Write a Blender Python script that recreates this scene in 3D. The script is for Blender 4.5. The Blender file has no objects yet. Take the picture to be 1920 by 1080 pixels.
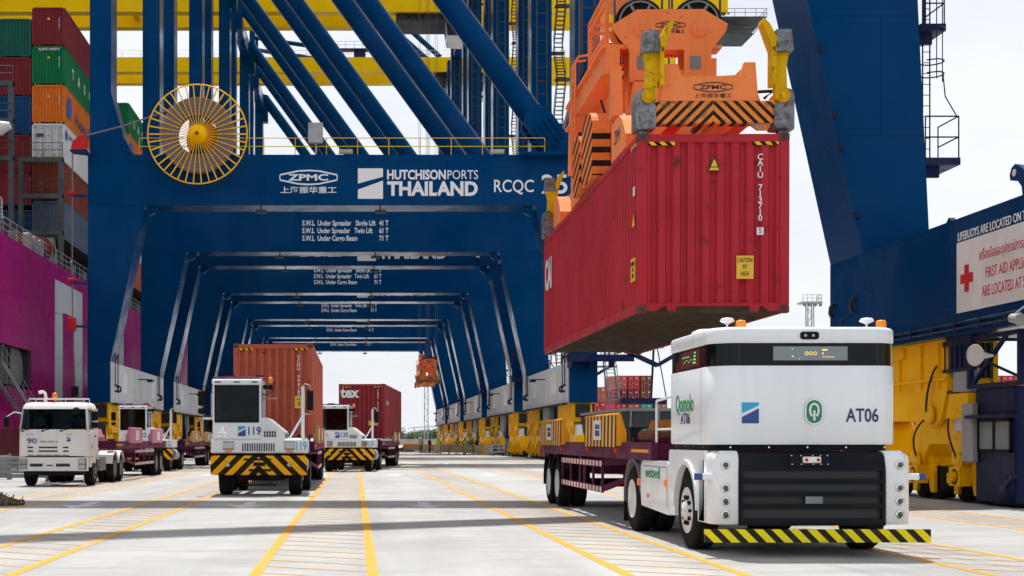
import bpy, math, random
from mathutils import Vector, Matrix
R = math.radians
random.seed(11)
sc = bpy.context.scene
COL = sc.collection

# ------------------------------------------------------------------ camera
cam_data = bpy.data.cameras.new('camera')
cam = bpy.data.objects.new('camera', cam_data)
COL.objects.link(cam)
cam.location = (0, 0, 1.5)
cam.rotation_euler = (R(90), 0, 0)
cam_data.sensor_width = 36
cam_data.lens = 46.5
cam_data.shift_x = 0.1526
cam_data.shift_y = 0.1484
cam_data.clip_end = 6000
cam_data.dof.use_dof = True
cam_data.dof.focus_distance = 19.0
cam_data.dof.aperture_fstop = 6.3
sc.camera = cam

# ------------------------------------------------------------------ world
SUN_DIR = Vector((0.03, -0.365, -1.0)).normalized()
SUN_EL = math.asin(-SUN_DIR.z)
world = bpy.data.worlds.new('World'); sc.world = world
world.use_nodes = True
wn = world.node_tree; wn.nodes.clear()
w_out = wn.nodes.new('ShaderNodeOutputWorld')
w_bg = wn.nodes.new('ShaderNodeBackground'); w_bg.inputs['Strength'].default_value = 0.10
w_sky = wn.nodes.new('ShaderNodeTexSky'); w_sky.sky_type = 'NISHITA'
w_sky.sun_disc = False; w_sky.sun_elevation = SUN_EL; w_sky.sun_rotation = R(0)
w_sky.air_density = 1.0; w_sky.dust_density = 3.0
w_tc = wn.nodes.new('ShaderNodeTexCoord')
w_map = wn.nodes.new('ShaderNodeMapping'); w_map.inputs['Scale'].default_value = (1.6, 1.6, 4.0)
w_noise = wn.nodes.new('ShaderNodeTexNoise'); w_noise.inputs['Scale'].default_value = 2.3
w_noise.inputs['Detail'].default_value = 7; w_noise.inputs['Roughness'].default_value = 0.55
w_rmp = wn.nodes.new('ShaderNodeValToRGB')
w_rmp.color_ramp.elements[0].position = 0.30; w_rmp.color_ramp.elements[0].color = (0.76, 0.76, 0.76, 1)
w_rmp.color_ramp.elements[1].position = 0.62; w_rmp.color_ramp.elements[1].color = (1, 1, 1, 1)
w_mix = wn.nodes.new('ShaderNodeMix'); w_mix.data_type = 'RGBA'
w_mix.inputs[7].default_value = (9.2, 9.55, 10.1, 1)
L = wn.links.new
L(w_tc.outputs['Generated'], w_map.inputs['Vector']); L(w_map.outputs['Vector'], w_noise.inputs['Vector'])
L(w_noise.outputs['Fac'], w_rmp.inputs['Fac']); L(w_rmp.outputs['Color'], w_mix.inputs[0])
L(w_sky.outputs['Color'], w_mix.inputs[6]); L(w_mix.outputs[2], w_bg.inputs['Color'])
L(w_bg.outputs['Background'], w_out.inputs['Surface'])

# ------------------------------------------------------------------ sun
sun_data = bpy.data.lights.new('sun', 'SUN'); sun_data.energy = 5.0; sun_data.angle = R(0.55)
sun_data.color = (1.0, 0.965, 0.915)
sun = bpy.data.objects.new('sun', sun_data); COL.objects.link(sun)
sun.rotation_euler = SUN_DIR.to_track_quat('-Z', 'Y').to_euler()
sun.location = (0, 60, 120)

# ------------------------------------------------------------------ exposure
vs = sc.view_settings
vs.view_transform = 'Standard'; vs.look = 'None'; vs.exposure = 0.06; vs.gamma = 1.0
vs.use_curve_mapping = False
sc.cycles.max_bounces = 7; sc.cycles.diffuse_bounces = 4; sc.cycles.glossy_bounces = 3
sc.cycles.transmission_bounces = 5; sc.cycles.caustics_reflective = False; sc.cycles.caustics_refractive = False
sc.cycles.use_denoising = True

# ================================================================== helpers
class MB:
    """collects shapes and links them as one mesh object"""
    def __init__(s):
        s.v = []; s.f = []; s.m = []; s.sm = []; s.cur = 0
    def mat(s, i): s.cur = i; return s
    def face(s, idx, smooth=False):
        s.f.append(tuple(idx)); s.m.append(s.cur); s.sm.append(smooth)
    def poly(s, pts):
        b = len(s.v); s.v += [tuple(p) for p in pts]; s.face(range(b, b + len(pts))); return s
    def box(s, x0, x1, y0, y1, z0, z1):
        b = len(s.v)
        s.v += [(x0,y0,z0),(x1,y0,z0),(x1,y1,z0),(x0,y1,z0),(x0,y0,z1),(x1,y0,z1),(x1,y1,z1),(x0,y1,z1)]
        for q in ((3,2,1,0),(4,5,6,7),(0,1,5,4),(1,2,6,5),(2,3,7,6),(3,0,4,7)): s.face([b+i for i in q])
        return s
    def bbox(s, x0, x1, y0, y1, z0, z1, c=0.02):
        """box with chamfered edges"""
        b = len(s.v); v = {}
        X = (x0, x1); Y = (y0, y1); Z = (z0, z1); sg = (1, -1)
        for i in (0,1):
            for j in (0,1):
                for k in (0,1):
                    for a in range(3):
                        p = [X[i]+sg[i]*c, Y[j]+sg[j]*c, Z[k]+sg[k]*c]
                        p[a] = (X[i], Y[j], Z[k])[a]
                        v[i,j,k,a] = len(s.v); s.v.append(tuple(p))
        for k in (0,1):
            s.face([v[0,0,k,2],v[1,0,k,2],v[1,1,k,2],v[0,1,k,2]][::(1 if k else -1)])
            s.face([v[0,k,0,1],v[1,k,0,1],v[1,k,1,1],v[0,k,1,1]][::(-1 if k else 1)])
            s.face([v[k,0,0,0],v[k,1,0,0],v[k,1,1,0],v[k,0,1,0]][::(1 if k else -1)])
        for i in (0,1):
            for j in (0,1):
                s.face([v[i,j,0,0],v[i,j,0,1],v[i,j,1,1],v[i,j,1,0]])
                s.face([v[i,0,j,0],v[i,0,j,2],v[i,1,j,2],v[i,1,j,0]])
                s.face([v[0,i,j,1],v[0,i,j,2],v[1,i,j,2],v[1,i,j,1]])
                for k in (0,1): s.face([v[i,j,k,0],v[i,j,k,1],v[i,j,k,2]])
        return s
    def prism(s, pts, axis, a0, a1, smooth=False):
        n = len(pts)
        def P(p, a):
            return (a,p[0],p[1]) if axis=='x' else ((p[0],a,p[1]) if axis=='y' else (p[0],p[1],a))
        b = len(s.v)
        s.v += [P(p,a0) for p in pts] + [P(p,a1) for p in pts]
        s.face(range(b+n-1, b-1, -1)); s.face(range(b+n, b+2*n))
        if smooth:
            b2 = len(s.v); s.v += [P(p,a0) for p in pts] + [P(p,a1) for p in pts]; b = b2
        for i in range(n):
            j = (i+1) % n; s.face((b+i, b+j, b+n+j, b+n+i), smooth)
        return s
    def loft(s, rings, cap=True, smooth=True, close=True):
        n = len(rings[0]); base = []
        for r in rings:
            base.append(len(s.v)); s.v += [tuple(p) for p in r]
        for a, c in zip(base, base[1:]):
            for i in range(n if close else n-1):
                j = (i+1) % n; s.face((a+i, a+j, c+j, c+i), smooth)
        if cap:
            for r, fl in ((rings[0], True), (rings[-1], False)):
                b = len(s.v); s.v += [tuple(p) for p in r]
                s.face(range(b+n-1, b-1, -1) if fl else range(b, b+n))
        return s
    def cyl(s, p0, p1, r0, r1=None, n=12, cap=True):
        p0 = Vector(p0); p1 = Vector(p1); r1 = r0 if r1 is None else r1
        d = (p1-p0).normalized(); u = d.orthogonal().normalized(); w = d.cross(u)
        cs = [(math.cos(2*math.pi*i/n), math.sin(2*math.pi*i/n)) for i in range(n)]
        return s.loft([[p0+(u*c+w*q)*r0 for c,q in cs], [p1+(u*c+w*q)*r1 for c,q in cs]], cap)
    def tube(s, pts, r, n=6):
        pts = [Vector(p) for p in pts]; rings = []; u = None
        for i, p in enumerate(pts):
            d = (pts[min(i+1,len(pts)-1)] - pts[max(i-1,0)]).normalized()
            u = d.orthogonal().normalized() if u is None else (u - d*u.dot(d)).normalized()
            w = d.cross(u)
            rings.append([p+(u*math.cos(2*math.pi*k/n)+w*math.sin(2*math.pi*k/n))*r for k in range(n)])
        return s.loft(rings)
    def lathe(s, prof, c, axis, n=24, smooth=True):
        """prof = [(radius, height)]"""
        c = Vector(c); ax = Vector({'x':(1,0,0),'y':(0,1,0),'z':(0,0,1)}[axis])
        u = ax.orthogonal().normalized(); w = ax.cross(u)
        rings = [[c+ax*h+(u*math.cos(2*math.pi*k/n)+w*math.sin(2*math.pi*k/n))*r for k in range(n)] for r,h in prof]
        return s.loft(rings, cap=True, smooth=smooth)
    def beam(s, p0, p1, w, h=None):
        """bar of rectangular section between two points"""
        h = w if h is None else h
        p0 = Vector(p0); p1 = Vector(p1); d = (p1-p0).normalized()
        up = Vector((0,0,1)) if abs(d.z) < 0.95 else Vector((0,1,0))
        a = d.cross(up).normalized()*w/2; b = a.cross(d).normalized()*h/2
        return s.loft([[p+a+b, p-a+b, p-a-b, p+a-b] for p in (p0,p1)], smooth=False)
    def torus(s, c, axis, RR, r, n=32, m=8):
        c = Vector(c); ax = Vector({'x':(1,0,0),'y':(0,1,0),'z':(0,0,1)}[axis])
        u = ax.orthogonal().normalized(); w = ax.cross(u); rings = []
        for i in range(n+1):
            t = 2*math.pi*i/n; e = u*math.cos(t)+w*math.sin(t)
            rings.append([c+e*(RR+r*math.cos(2*math.pi*k/m))+ax*r*math.sin(2*math.pi*k/m) for k in range(m)])
        return s.loft(rings, cap=False)
    def sphere(s, c, r, n=12, m=8, sz=1.0):
        prof = [(max(1e-4, r*math.sin(math.pi*i/m)), -r*sz*math.cos(math.pi*i/m)) for i in range(m+1)]
        return s.lathe(prof, c, 'z', n)
    def move(s, k0, fn):
        for i in range(k0, len(s.v)): s.v[i] = tuple(fn(Vector(s.v[i])))
        return s
    def build(s, name, mats, parent=None, loc=None, rot=None):
        me = bpy.data.meshes.new(name)
        me.from_pydata(s.v, [], s.f)
        for m in (mats if isinstance(mats, (list,tuple)) else [mats]): me.materials.append(m)
        if len(me.polygons):
            me.polygons.foreach_set('material_index', s.m)
            me.polygons.foreach_set('use_smooth', s.sm)
        me.update()
        return link(name, me, parent, loc, rot)

def link(name, data, parent=None, loc=None, rot=None):
    o = bpy.data.objects.new(name, data); COL.objects.link(o)
    if parent: o.parent = parent
    if loc is not None: o.location = loc
    if rot is not None: o.rotation_euler = rot
    return o
def empty(name, loc=(0,0,0), rz=0, parent=None):
    o = link(name, None, parent, loc, (0,0,rz)); o.empty_display_size = 0.3; return o
def tag(o, label=None, cat=None, group=None, kind=None):
    if label: o['label'] = label
    if cat: o['category'] = cat
    if group: o['group'] = group
    if kind: o['kind'] = kind
    return o
KIDS = {}
def copy_tree(o, parent=None, skip=()):
    c = o.copy(); COL.objects.link(c)
    if parent is not None: c.parent = parent
    for ch in [k for k in o.children]:
        if ch.name.split('.')[0] not in skip: copy_tree(ch, c, skip)
    return c
def set_mat(o, i, m):
    o.material_slots[i].link = 'OBJECT'; o.material_slots[i].material = m

# ---- lettering
def text(name, s, mat, parent, loc, size=1.0, face='-y', width=None, bold=0.0, align='CENTER', ext=0.002, spacing=1.0, line=1.0, shear=0):
    cu = bpy.data.curves.new(name, 'FONT'); cu.body = s; cu.size = size
    cu.align_x = align; cu.align_y = 'CENTER'; cu.extrude = ext; cu.offset = bold*size
    cu.space_character = spacing; cu.space_line = line; cu.shear = shear; cu.resolution_u = 3
    tmp = bpy.data.objects.new('tmp_text', cu)
    me = bpy.data.meshes.new_from_object(tmp)
    bpy.data.objects.remove(tmp); bpy.data.curves.remove(cu)
    xs = [v.co.x for v in me.vertices]
    if width and xs:
        k = width/max(1e-6, max(xs)-min(xs))
        for v in me.vertices: v.co.x *= k
    me.materials.clear(); me.materials.append(mat); me.name = name
    rz = {'-y':0, '-x':-90, '+x':90, '+y':180}[face]
    return link(name, me, parent, loc, (R(90), 0, R(rz)))

# ---- materials
MATS = {}
def new_mat(name):
    m = bpy.data.materials.new(name); m.use_nodes = True
    nt = m.node_tree; b = nt.nodes['Principled BSDF']; MATS[name] = m
    return m, nt, b
def paint(name, rgb, rough=0.42, dirt=0.25, scale=0.9, streak=0.25, rust=0.0, metal=0.0, bump=0.0, dirtcol=(0.10,0.085,0.07), coat=0.0, spec=0.14, chip=None, seams=None):
    m, nt, b = new_mat(name); N = nt.nodes.new; Lk = nt.links.new
    tc = N('ShaderNodeTexCoord'); oi = N('ShaderNodeObjectInfo')
    add = N('ShaderNodeVectorMath'); add.operation = 'MULTIPLY_ADD'
    Lk(oi.outputs['Random'], add.inputs[0]); add.inputs[1].default_value = (37, 53, 19); Lk(tc.outputs['Object'], add.inputs[2])
    vec = add.outputs[0]
    col = None
    base = N('ShaderNodeRGB'); base.outputs[0].default_value = (*rgb, 1); col = base.outputs[0]
    def mask(sc_, lo, hi, stretch=None, detail=6):
        n = N('ShaderNodeTexNoise'); n.inputs['Scale'].default_value = sc_; n.inputs['Detail'].default_value = detail
        n.inputs['Roughness'].default_value = 0.62
        if stretch:
            mp = N('ShaderNodeMapping'); mp.inputs['Scale'].default_value = stretch
            Lk(vec, mp.inputs['Vector']); Lk(mp.outputs[0], n.inputs['Vector'])
        else: Lk(vec, n.inputs['Vector'])
        mr = N('ShaderNodeMapRange'); mr.inputs['From Min'].default_value = lo; mr.inputs['From Max'].default_value = hi
        Lk(n.outputs['Fac'], mr.inputs['Value']); return mr.outputs[0]
    def mixin(fac, amt, c2):
        nonlocal col
        mu = N('ShaderNodeMath'); mu.operation = 'MULTIPLY'; mu.inputs[1].default_value = amt; Lk(fac, mu.inputs[0])
        mx = N('ShaderNodeMix'); mx.data_type = 'RGBA'; Lk(mu.outputs[0], mx.inputs[0]); Lk(col, mx.inputs[6])
        if isinstance(c2, tuple): mx.inputs[7].default_value = (*c2, 1)
        else: Lk(c2, mx.inputs[7])
        col = mx.outputs[2]
    f1 = mask(scale, 0.42, 0.75)
    fade = tuple(min(1, c*1.25+0.02) for c in rgb)
    mixin(mask(scale*0.45, 0.4, 0.7, detail=3), 0.35, fade)
    if dirt: mixin(f1, dirt, dirtcol)
    if streak: mixin(mask(scale*2.2, 0.52, 0.78, (1, 1, 0.06)), streak, dirtcol)
    if rust: mixin(mask(scale*3.5, 0.66-rust*0.2, 0.74-rust*0.15), 0.85, (0.09, 0.035, 0.015))
    if chip: mixin(mask(scale*2.6, 0.5, 0.56), 0.9, chip)
    if seams:                                                           # welded plate joints
        sp = N('ShaderNodeSeparateXYZ'); Lk(tc.outputs['Object'], sp.inputs[0])
        ad = N('ShaderNodeMath'); Lk(sp.outputs['X'], ad.inputs[0]); Lk(sp.outputs['Y'], ad.inputs[1])
        cb = N('ShaderNodeCombineXYZ'); Lk(ad.outputs[0], cb.inputs['X']); Lk(sp.outputs['Z'], cb.inputs['Y'])
        br = N('ShaderNodeTexBrick'); br.inputs['Scale'].default_value = 1.0; br.inputs['Brick Width'].default_value = seams[0]; br.inputs['Row Height'].default_value = seams[1]
        br.inputs['Mortar Size'].default_value = 0.025; br.inputs['Mortar Smooth'].default_value = 0.6
        Lk(cb.outputs[0], br.inputs['Vector']); mixin(br.outputs['Fac'], 0.45, tuple(c*0.35 for c in rgb))
    Lk(col, b.inputs['Base Color'])
    rr = N('ShaderNodeMapRange'); rr.inputs['To Min'].default_value = rough; rr.inputs['To Max'].default_value = min(1, rough+0.3)
    Lk(f1, rr.inputs['Value']); Lk(rr.outputs[0], b.inputs['Roughness'])
    b.inputs['Metallic'].default_value = metal
    b.inputs['Specular IOR Level'].default_value = spec
    mxc = max(max(rgb), 1e-4); b.inputs['Specular Tint'].default_value = tuple(0.08+0.92*(c/mxc)**0.7 for c in rgb)+(1,)
    if coat: b.inputs['Coat Weight'].default_value = coat; b.inputs['Coat Roughness'].default_value = 0.06
    if bump:
        n = N('ShaderNodeTexNoise'); n.inputs['Scale'].default_value = 0.8; n.inputs['Detail'].default_value = 2
        Lk(vec, n.inputs['Vector']); bp = N('ShaderNodeBump'); bp.inputs['Strength'].default_value = bump; bp.inputs['Distance'].default_value = 0.1
        Lk(n.outputs['Fac'], bp.inputs['Height']); Lk(bp.outputs[0], b.inputs['Normal'])
    return m
def flat(name, rgb, rough=0.5, metal=0.0, emit=0.0, spec=0.5):
    m, nt, b = new_mat(name)
    b.inputs['Base Color'].default_value = (*rgb, 1); b.inputs['Roughness'].default_value = rough
    b.inputs['Metallic'].default_value = metal; b.inputs['Specular IOR Level'].default_value = spec
    if emit:
        b.inputs['Emission Color'].default_value = (*rgb, 1); b.inputs['Emission Strength'].default_value = emit
    return m
def stripes(name, c1, c2, vec, period, duty=0.5, chevron=None, rough=0.5, dirt=0.3):
    """painted hazard stripes; chevron = (axis, centre) mirrors the slant about a line"""
    m = paint(name, c1, rough, 0, streak=0); nt = m.node_tree; b = nt.nodes['Principled BSDF']
    N = nt.nodes.new; Lk = nt.links.new
    tc = N('ShaderNodeTexCoord'); sp = N('ShaderNodeSeparateXYZ'); Lk(tc.outputs['Object'], sp.inputs[0])
    tot = None
    for ax, k in zip('XYZ', vec):
        if not k: continue
        src = sp.outputs[ax]
        if chevron and chevron[0] == ax:
            sb = N('ShaderNodeMath'); sb.operation = 'SUBTRACT'; sb.inputs[1].default_value = chevron[1]; Lk(src, sb.inputs[0])
            ab = N('ShaderNodeMath'); ab.operation = 'ABSOLUTE'; Lk(sb.outputs[0], ab.inputs[0]); src = ab.outputs[0]
        mu = N('ShaderNodeMath'); mu.operation = 'MULTIPLY'; mu.inputs[1].default_value = k/period; Lk(src, mu.inputs[0])
        if tot is None: tot = mu.outputs[0]
        else:
            ad = N('ShaderNodeMath'); Lk(tot, ad.inputs[0]); Lk(mu.outputs[0], ad.inputs[1]); tot = ad.outputs[0]
    fr = N('ShaderNodeMath'); fr.operation = 'FRACT'; Lk(tot, fr.inputs[0])
    gt = N('ShaderNodeMath'); gt.operation = 'GREATER_THAN'; gt.inputs[1].default_value = duty; Lk(fr.outputs[0], gt.inputs[0])
    mx = N('ShaderNodeMix'); mx.data_type = 'RGBA'; Lk(gt.outputs[0], mx.inputs[0])
    old = b.inputs['Base Color'].links[0].from_socket
    Lk(old, mx.inputs[6]); mx.inputs[7].default_value = (*c2, 1)
    no = N('ShaderNodeTexNoise'); no.inputs['Scale'].default_value = 5; no.inputs['Detail'].default_value = 6
    Lk(tc.outputs['Object'], no.inputs['Vector'])
    mr = N('ShaderNodeMapRange'); mr.inputs['From Min'].default_value = 0.56; mr.inputs['From Max'].default_value = 0.7; mr.inputs['To Max'].default_value = dirt
    Lk(no.outputs['Fac'], mr.inputs['Value'])
    m2 = N('ShaderNodeMix'); m2.data_type = 'RGBA'; Lk(mr.outputs[0], m2.inputs[0]); Lk(mx.outputs[2], m2.inputs[6]); m2.inputs[7].default_value = (0.12, 0.10, 0.08, 1)
    Lk(m2.outputs[2], b.inputs['Base Color'])
    return m
def glass(name, rgb=(0.05,0.07,0.08), trans=0.85, rough=0.03):
    m, nt, b = new_mat(name); N = nt.nodes.new; Lk = nt.links.new
    nt.nodes.remove(b); out = nt.nodes['Material Output']
    gl = N('ShaderNodeBsdfGlossy'); gl.inputs['Roughness'].default_value = rough; gl.inputs['Color'].default_value = (0.9,0.95,1,1)
    tr = N('ShaderNodeBsdfTransparent'); tr.inputs['Color'].default_value = (*rgb, 1)
    fr = N('ShaderNodeFresnel'); fr.inputs['IOR'].default_value = 1.28
    mx = N('ShaderNodeMixShader'); Lk(fr.outputs[0], mx.inputs[0]); Lk(tr.outputs[0], mx.inputs[1]); Lk(gl.outputs[0], mx.inputs[2])
    Lk(mx.outputs[0], out.inputs['Surface']); return m

BLUE = paint('crane_blue', (0.0, 0.039, 0.132), 0.15, 0.16, 0.35, 0.26, bump=0.05, dirtcol=(0.0,0.014,0.045), spec=0.13, seams=(6.0,3.3))
NAVY = paint('navy_paint', (0.008, 0.015, 0.055), 0.4, 0.2, 1.2, 0.25, dirtcol=(0.10,0.09,0.09))
GREY_CLAD = paint('grey_cladding', (0.66, 0.67, 0.69), 0.45, 0.18, 0.8, 0.35, dirtcol=(0.22,0.2,0.18))
YEL = paint('crane_yellow', (0.95, 0.50, 0.001), 0.38, 0.08, 1.2, 0.2, rust=0.05, dirtcol=(0.22,0.10,0.01))
YEL_B = paint('boom_yellow', (0.80, 0.50, 0.002), 0.38, 0.10, 0.25, 0.15, dirtcol=(0.3,0.17,0.01))
ORANGE = paint('spreader_orange', (0.93, 0.255, 0.08), 0.42, 0.10, 2.2, 0.22, rust=0.10, dirtcol=(0.25,0.08,0.03))
ORANGE_WORN = paint('worn_orange', (0.72, 0.19, 0.04), 0.5, 0.5, 3.5, 0.5, rust=0.5, dirtcol=(0.16,0.13,0.11), chip=(0.20,0.19,0.18))
STEEL_WORN = paint('worn_steel', (0.23, 0.245, 0.27), 0.38, 0.85, 6.0, 0.85, rust=0.7, metal=0.4, dirtcol=(0.06,0.04,0.028))
FLIP = paint('flipper_yellow', (0.74, 0.43, 0.008), 0.45, 0.3, 3.0, 0.4, rust=0.35, dirtcol=(0.15,0.09,0.02))
WHITE = paint('white_paint', (0.745, 0.785, 0.825), 0.26, 0.09, 1.1, 0.14, dirtcol=(0.40,0.39,0.37), coat=0.4, bump=0.03)
WHITE_R = paint('white_paint_road', (0.75, 0.77, 0.79), 0.3, 0.16, 1.7, 0.22, dirtcol=(0.34,0.31,0.27), coat=0.3)
WHITE_D = paint('white_paint_dusty', (0.73, 0.73, 0.71), 0.4, 0.14, 1.6, 0.22, dirtcol=(0.3,0.26,0.2))
WHITE_T = flat('white_lettering', (0.78, 0.79, 0.8), 0.5)
BLACK = paint('black_plastic', (0.006, 0.006, 0.007), 0.45, 0.25, 2, 0.1, dirtcol=(0.03,0.027,0.024), spec=0.10)
BLACK_T = flat('black_lettering', (0.015, 0.015, 0.018), 0.5)
CHASSIS = paint('dark_chassis', (0.012, 0.011, 0.011), 0.6, 0.35, 3, 0.2, dirtcol=(0.05,0.038,0.03), spec=0.08)
MAROON = paint('maroon_paint', (0.085, 0.010, 0.040), 0.42, 0.2, 1.6, 0.25, dirtcol=(0.10,0.05,0.06))
RUBBER = paint('tyre_rubber', (0.010, 0.0095, 0.0095), 0.75, 0.4, 4, 0.0, dirtcol=(0.045,0.037,0.03), spec=0.06)
RIM = paint('wheel_rim', (0.66, 0.66, 0.66), 0.35, 0.25, 5, 0.1, metal=0.0, dirtcol=(0.12,0.10,0.08))
RIM_D = paint('dusty_rim', (0.2, 0.18, 0.16), 0.55, 0.4, 5, 0.1, dirtcol=(0.10,0.075,0.055))
CHROME = flat('chrome', (0.75, 0.75, 0.76), 0.18, 1.0)
GALV = paint('galvanised_steel', (0.38, 0.39, 0.40), 0.45, 0.3, 2, 0.25, metal=0.3, dirtcol=(0.15,0.13,0.12))
GREY = paint('grey_paint', (0.20, 0.21, 0.22), 0.5, 0.25, 1.2, 0.3, dirtcol=(0.08,0.07,0.06))
DGREY = paint('dark_grey_paint', (0.036, 0.041, 0.047), 0.5, 0.25, 1.2, 0.3, dirtcol=(0.10,0.09,0.085))
RED = paint('signal_red', (0.55, 0.02, 0.025), 0.4, 0.15, 2, 0.2)
AMBER = flat('amber_lens', (0.95, 0.26, 0.01), 0.25)
REDLENS = flat('red_lens', (0.6, 0.03, 0.02), 0.25)
CABLE = flat('cable_black', (0.015, 0.015, 0.016), 0.55)
ROPE = flat('steel_rope', (0.09, 0.09, 0.095), 0.6, 0.4)
COIL = paint('cable_coil', (0.21, 0.175, 0.178), 0.7, 0.3, 3, 0.0, dirtcol=(0.09,0.075,0.075))
GLASS = glass('cab_glass', (0.24, 0.30, 0.32))
GLASS_L = glass('clear_cab_glass', (0.30, 0.37, 0.39))
GLASS_D = glass('tinted_glass', (0.10, 0.13, 0.15))
HAZ_YB = stripes('hazard_yellow_black', (0.85, 0.52, 0.01), (0.012,0.012,0.012), (1,0,1), 0.30, 0.5)
LAMP = flat('lamp_lens', (0.40, 0.41, 0.42), 0.16, 0.55)
def rrect(x0, x1, y0, y1, r=(0.1,)*4, n=6):
    """rounded rectangle; radii at (x0,y0),(x1,y0),(x1,y1),(x0,y1)"""
    out = []
    for (cx, cy, rr, a0) in ((x0,y0,r[0],180),(x1,y0,r[1],270),(x1,y1,r[2],0),(x0,y1,r[3],90)):
        if rr < 1e-4: out.append((cx,cy)); continue
        px = cx+rr if cx == x0 else cx-rr; py = cy+rr if cy == y0 else cy-rr
        for i in range(n+1):
            t = R(a0+90*i/n); out.append((px+rr*math.cos(t), py+rr*math.sin(t)))
    return out
def pick(rnd, seq): return seq[int(rnd.random()*len(seq)) % len(seq)]
# ================================================================== ground
def concrete():
    m, nt, b = new_mat('concrete'); N = nt.nodes.new; Lk = nt.links.new
    tc = N('ShaderNodeTexCoord')
    def noise(scale, detail, stretch=None, rough=0.6):
        n = N('ShaderNodeTexNoise'); n.inputs['Scale'].default_value = scale; n.inputs['Detail'].default_value = detail; n.inputs['Roughness'].default_value = rough
        if stretch:
            mp = N('ShaderNodeMapping'); mp.inputs['Scale'].default_value = stretch; Lk(tc.outputs['Object'], mp.inputs['Vector']); Lk(mp.outputs[0], n.inputs['Vector'])
        else: Lk(tc.outputs['Object'], n.inputs['Vector'])
        return n.outputs['Fac']
    def rng(src, lo, hi, a=0.0, c=1.0):
        mr = N('ShaderNodeMapRange'); mr.inputs['From Min'].default_value = lo; mr.inputs['From Max'].default_value = hi
        mr.inputs['To Min'].default_value = a; mr.inputs['To Max'].default_value = c; Lk(src, mr.inputs['Value']); return mr.outputs[0]
    col = N('ShaderNodeRGB'); col.outputs[0].default_value = (0.412, 0.407, 0.396, 1); c = col.outputs[0]
    def mixin(fac, rgb):
        nonlocal c
        mx = N('ShaderNodeMix'); mx.data_type = 'RGBA'; Lk(fac, mx.inputs[0]); Lk(c, mx.inputs[6]); mx.inputs[7].default_value = (*rgb, 1); c = mx.outputs[2]
    mixin(rng(noise(0.11, 4), 0.38, 0.7, 0, 0.6), (0.445, 0.437, 0.423))
    mixin(rng(noise(0.42, 6), 0.42, 0.70, 0, 0.7), (0.30, 0.302, 0.307))
    mixin(rng(noise(0.5, 5, (0.9, 0.12, 1)), 0.47, 0.68, 0, 0.6), (0.235, 0.232, 0.228))      # tyre-worn lanes
    mixin(rng(noise(1.1, 6, (0.35, 1.6, 1)), 0.50, 0.70, 0, 0.6), (0.245, 0.25, 0.26))
    mixin(rng(noise(5.0, 4, None, 0.7), 0.60, 0.74, 0, 0.4), (0.20, 0.195, 0.19))
    mixin(rng(noise(28.0, 3), 0.55, 0.8, 0, 0.3), (0.24, 0.235, 0.23))
    # tyre tracks along the lanes, broken up by noise
    sx_ = N('ShaderNodeSeparateXYZ'); Lk(tc.outputs['Object'], sx_.inputs[0])
    wv = N('ShaderNodeMath'); wv.operation = 'MULTIPLY_ADD'; wv.inputs[1].default_value = 2*math.pi/2.05; wv.inputs[2].default_value = -0.6; Lk(sx_.outputs['X'], wv.inputs[0])
    cs_ = N('ShaderNodeMath'); cs_.operation = 'COSINE'; Lk(wv.outputs[0], cs_.inputs[0])
    tk = N('ShaderNodeMath'); tk.operation = 'MULTIPLY'; Lk(rng(cs_.outputs[0], 0.2, 1.0), tk.inputs[0]); Lk(rng(noise(0.8, 5, (1.6, 0.06, 1)), 0.44, 0.64, 0, 0.42), tk.inputs[1])
    mixin(tk.outputs[0], (0.235, 0.235, 0.238))
    mixin(rng(noise(0.9, 3), 0.70, 0.76, 0, 0.55), (0.15, 0.145, 0.14))                    # oil spots
    Lk(c, b.inputs['Base Color']); b.inputs['Roughness'].default_value = 0.78; b.inputs['Specular IOR Level'].default_value = 0.3
    bp = N('ShaderNodeBump'); bp.inputs['Strength'].default_value = 0.12; bp.inputs['Distance'].default_value = 0.02
    Lk(noise(18, 5), bp.inputs['Height']); Lk(bp.outputs[0], b.inputs['Normal'])
    return m
CONC = concrete()
def worn_paint(name, rgb, lo=0.60, hi=0.70, under=(0.36,0.356,0.348)):
    m, nt, b = new_mat(name); N = nt.nodes.new; Lk = nt.links.new
    tc = N('ShaderNodeTexCoord'); n = N('ShaderNodeTexNoise'); n.inputs['Scale'].default_value = 2.2; n.inputs['Detail'].default_value = 8; n.inputs['Roughness'].default_value = 0.7
    Lk(tc.outputs['Object'], n.inputs['Vector'])
    mr = N('ShaderNodeMapRange'); mr.inputs['From Min'].default_value = lo; mr.inputs['From Max'].default_value = hi; Lk(n.outputs['Fac'], mr.inputs['Value'])
    mx = N('ShaderNodeMix'); mx.data_type = 'RGBA'; Lk(mr.outputs[0], mx.inputs[0]); mx.inputs[6].default_value = (*rgb, 1); mx.inputs[7].default_value = (*under, 1)
    Lk(mx.outputs[2], b.inputs['Base Color']); b.inputs['Roughness'].default_value = 0.7; return m
LINE_Y = worn_paint('lane_yellow', (0.66, 0.31, 0.016), 0.55, 0.70)
HATCH_Y = worn_paint('hatch_yellow', (0.62, 0.33, 0.05), 0.52, 0.66)
ARROW_W = worn_paint('arrow_white', (0.62, 0.62, 0.62), 0.56, 0.75)
QUAY = -19.8
g = MB()
g.poly([(QUAY,-60,0),(1800,-60,0),(1800,3500,0),(QUAY,3500,0)])
g.poly([(QUAY,-60,-5),(QUAY,-60,0),(QUAY,3500,0),(QUAY,3500,-5)])
ground = tag(g.build('ground', CONC), kind='structure')
wat, nt, b_ = new_mat('harbour_water'); b_.inputs['Base Color'].default_value = (0.03,0.05,0.045,1); b_.inputs['Roughness'].default_value = 0.12
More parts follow.
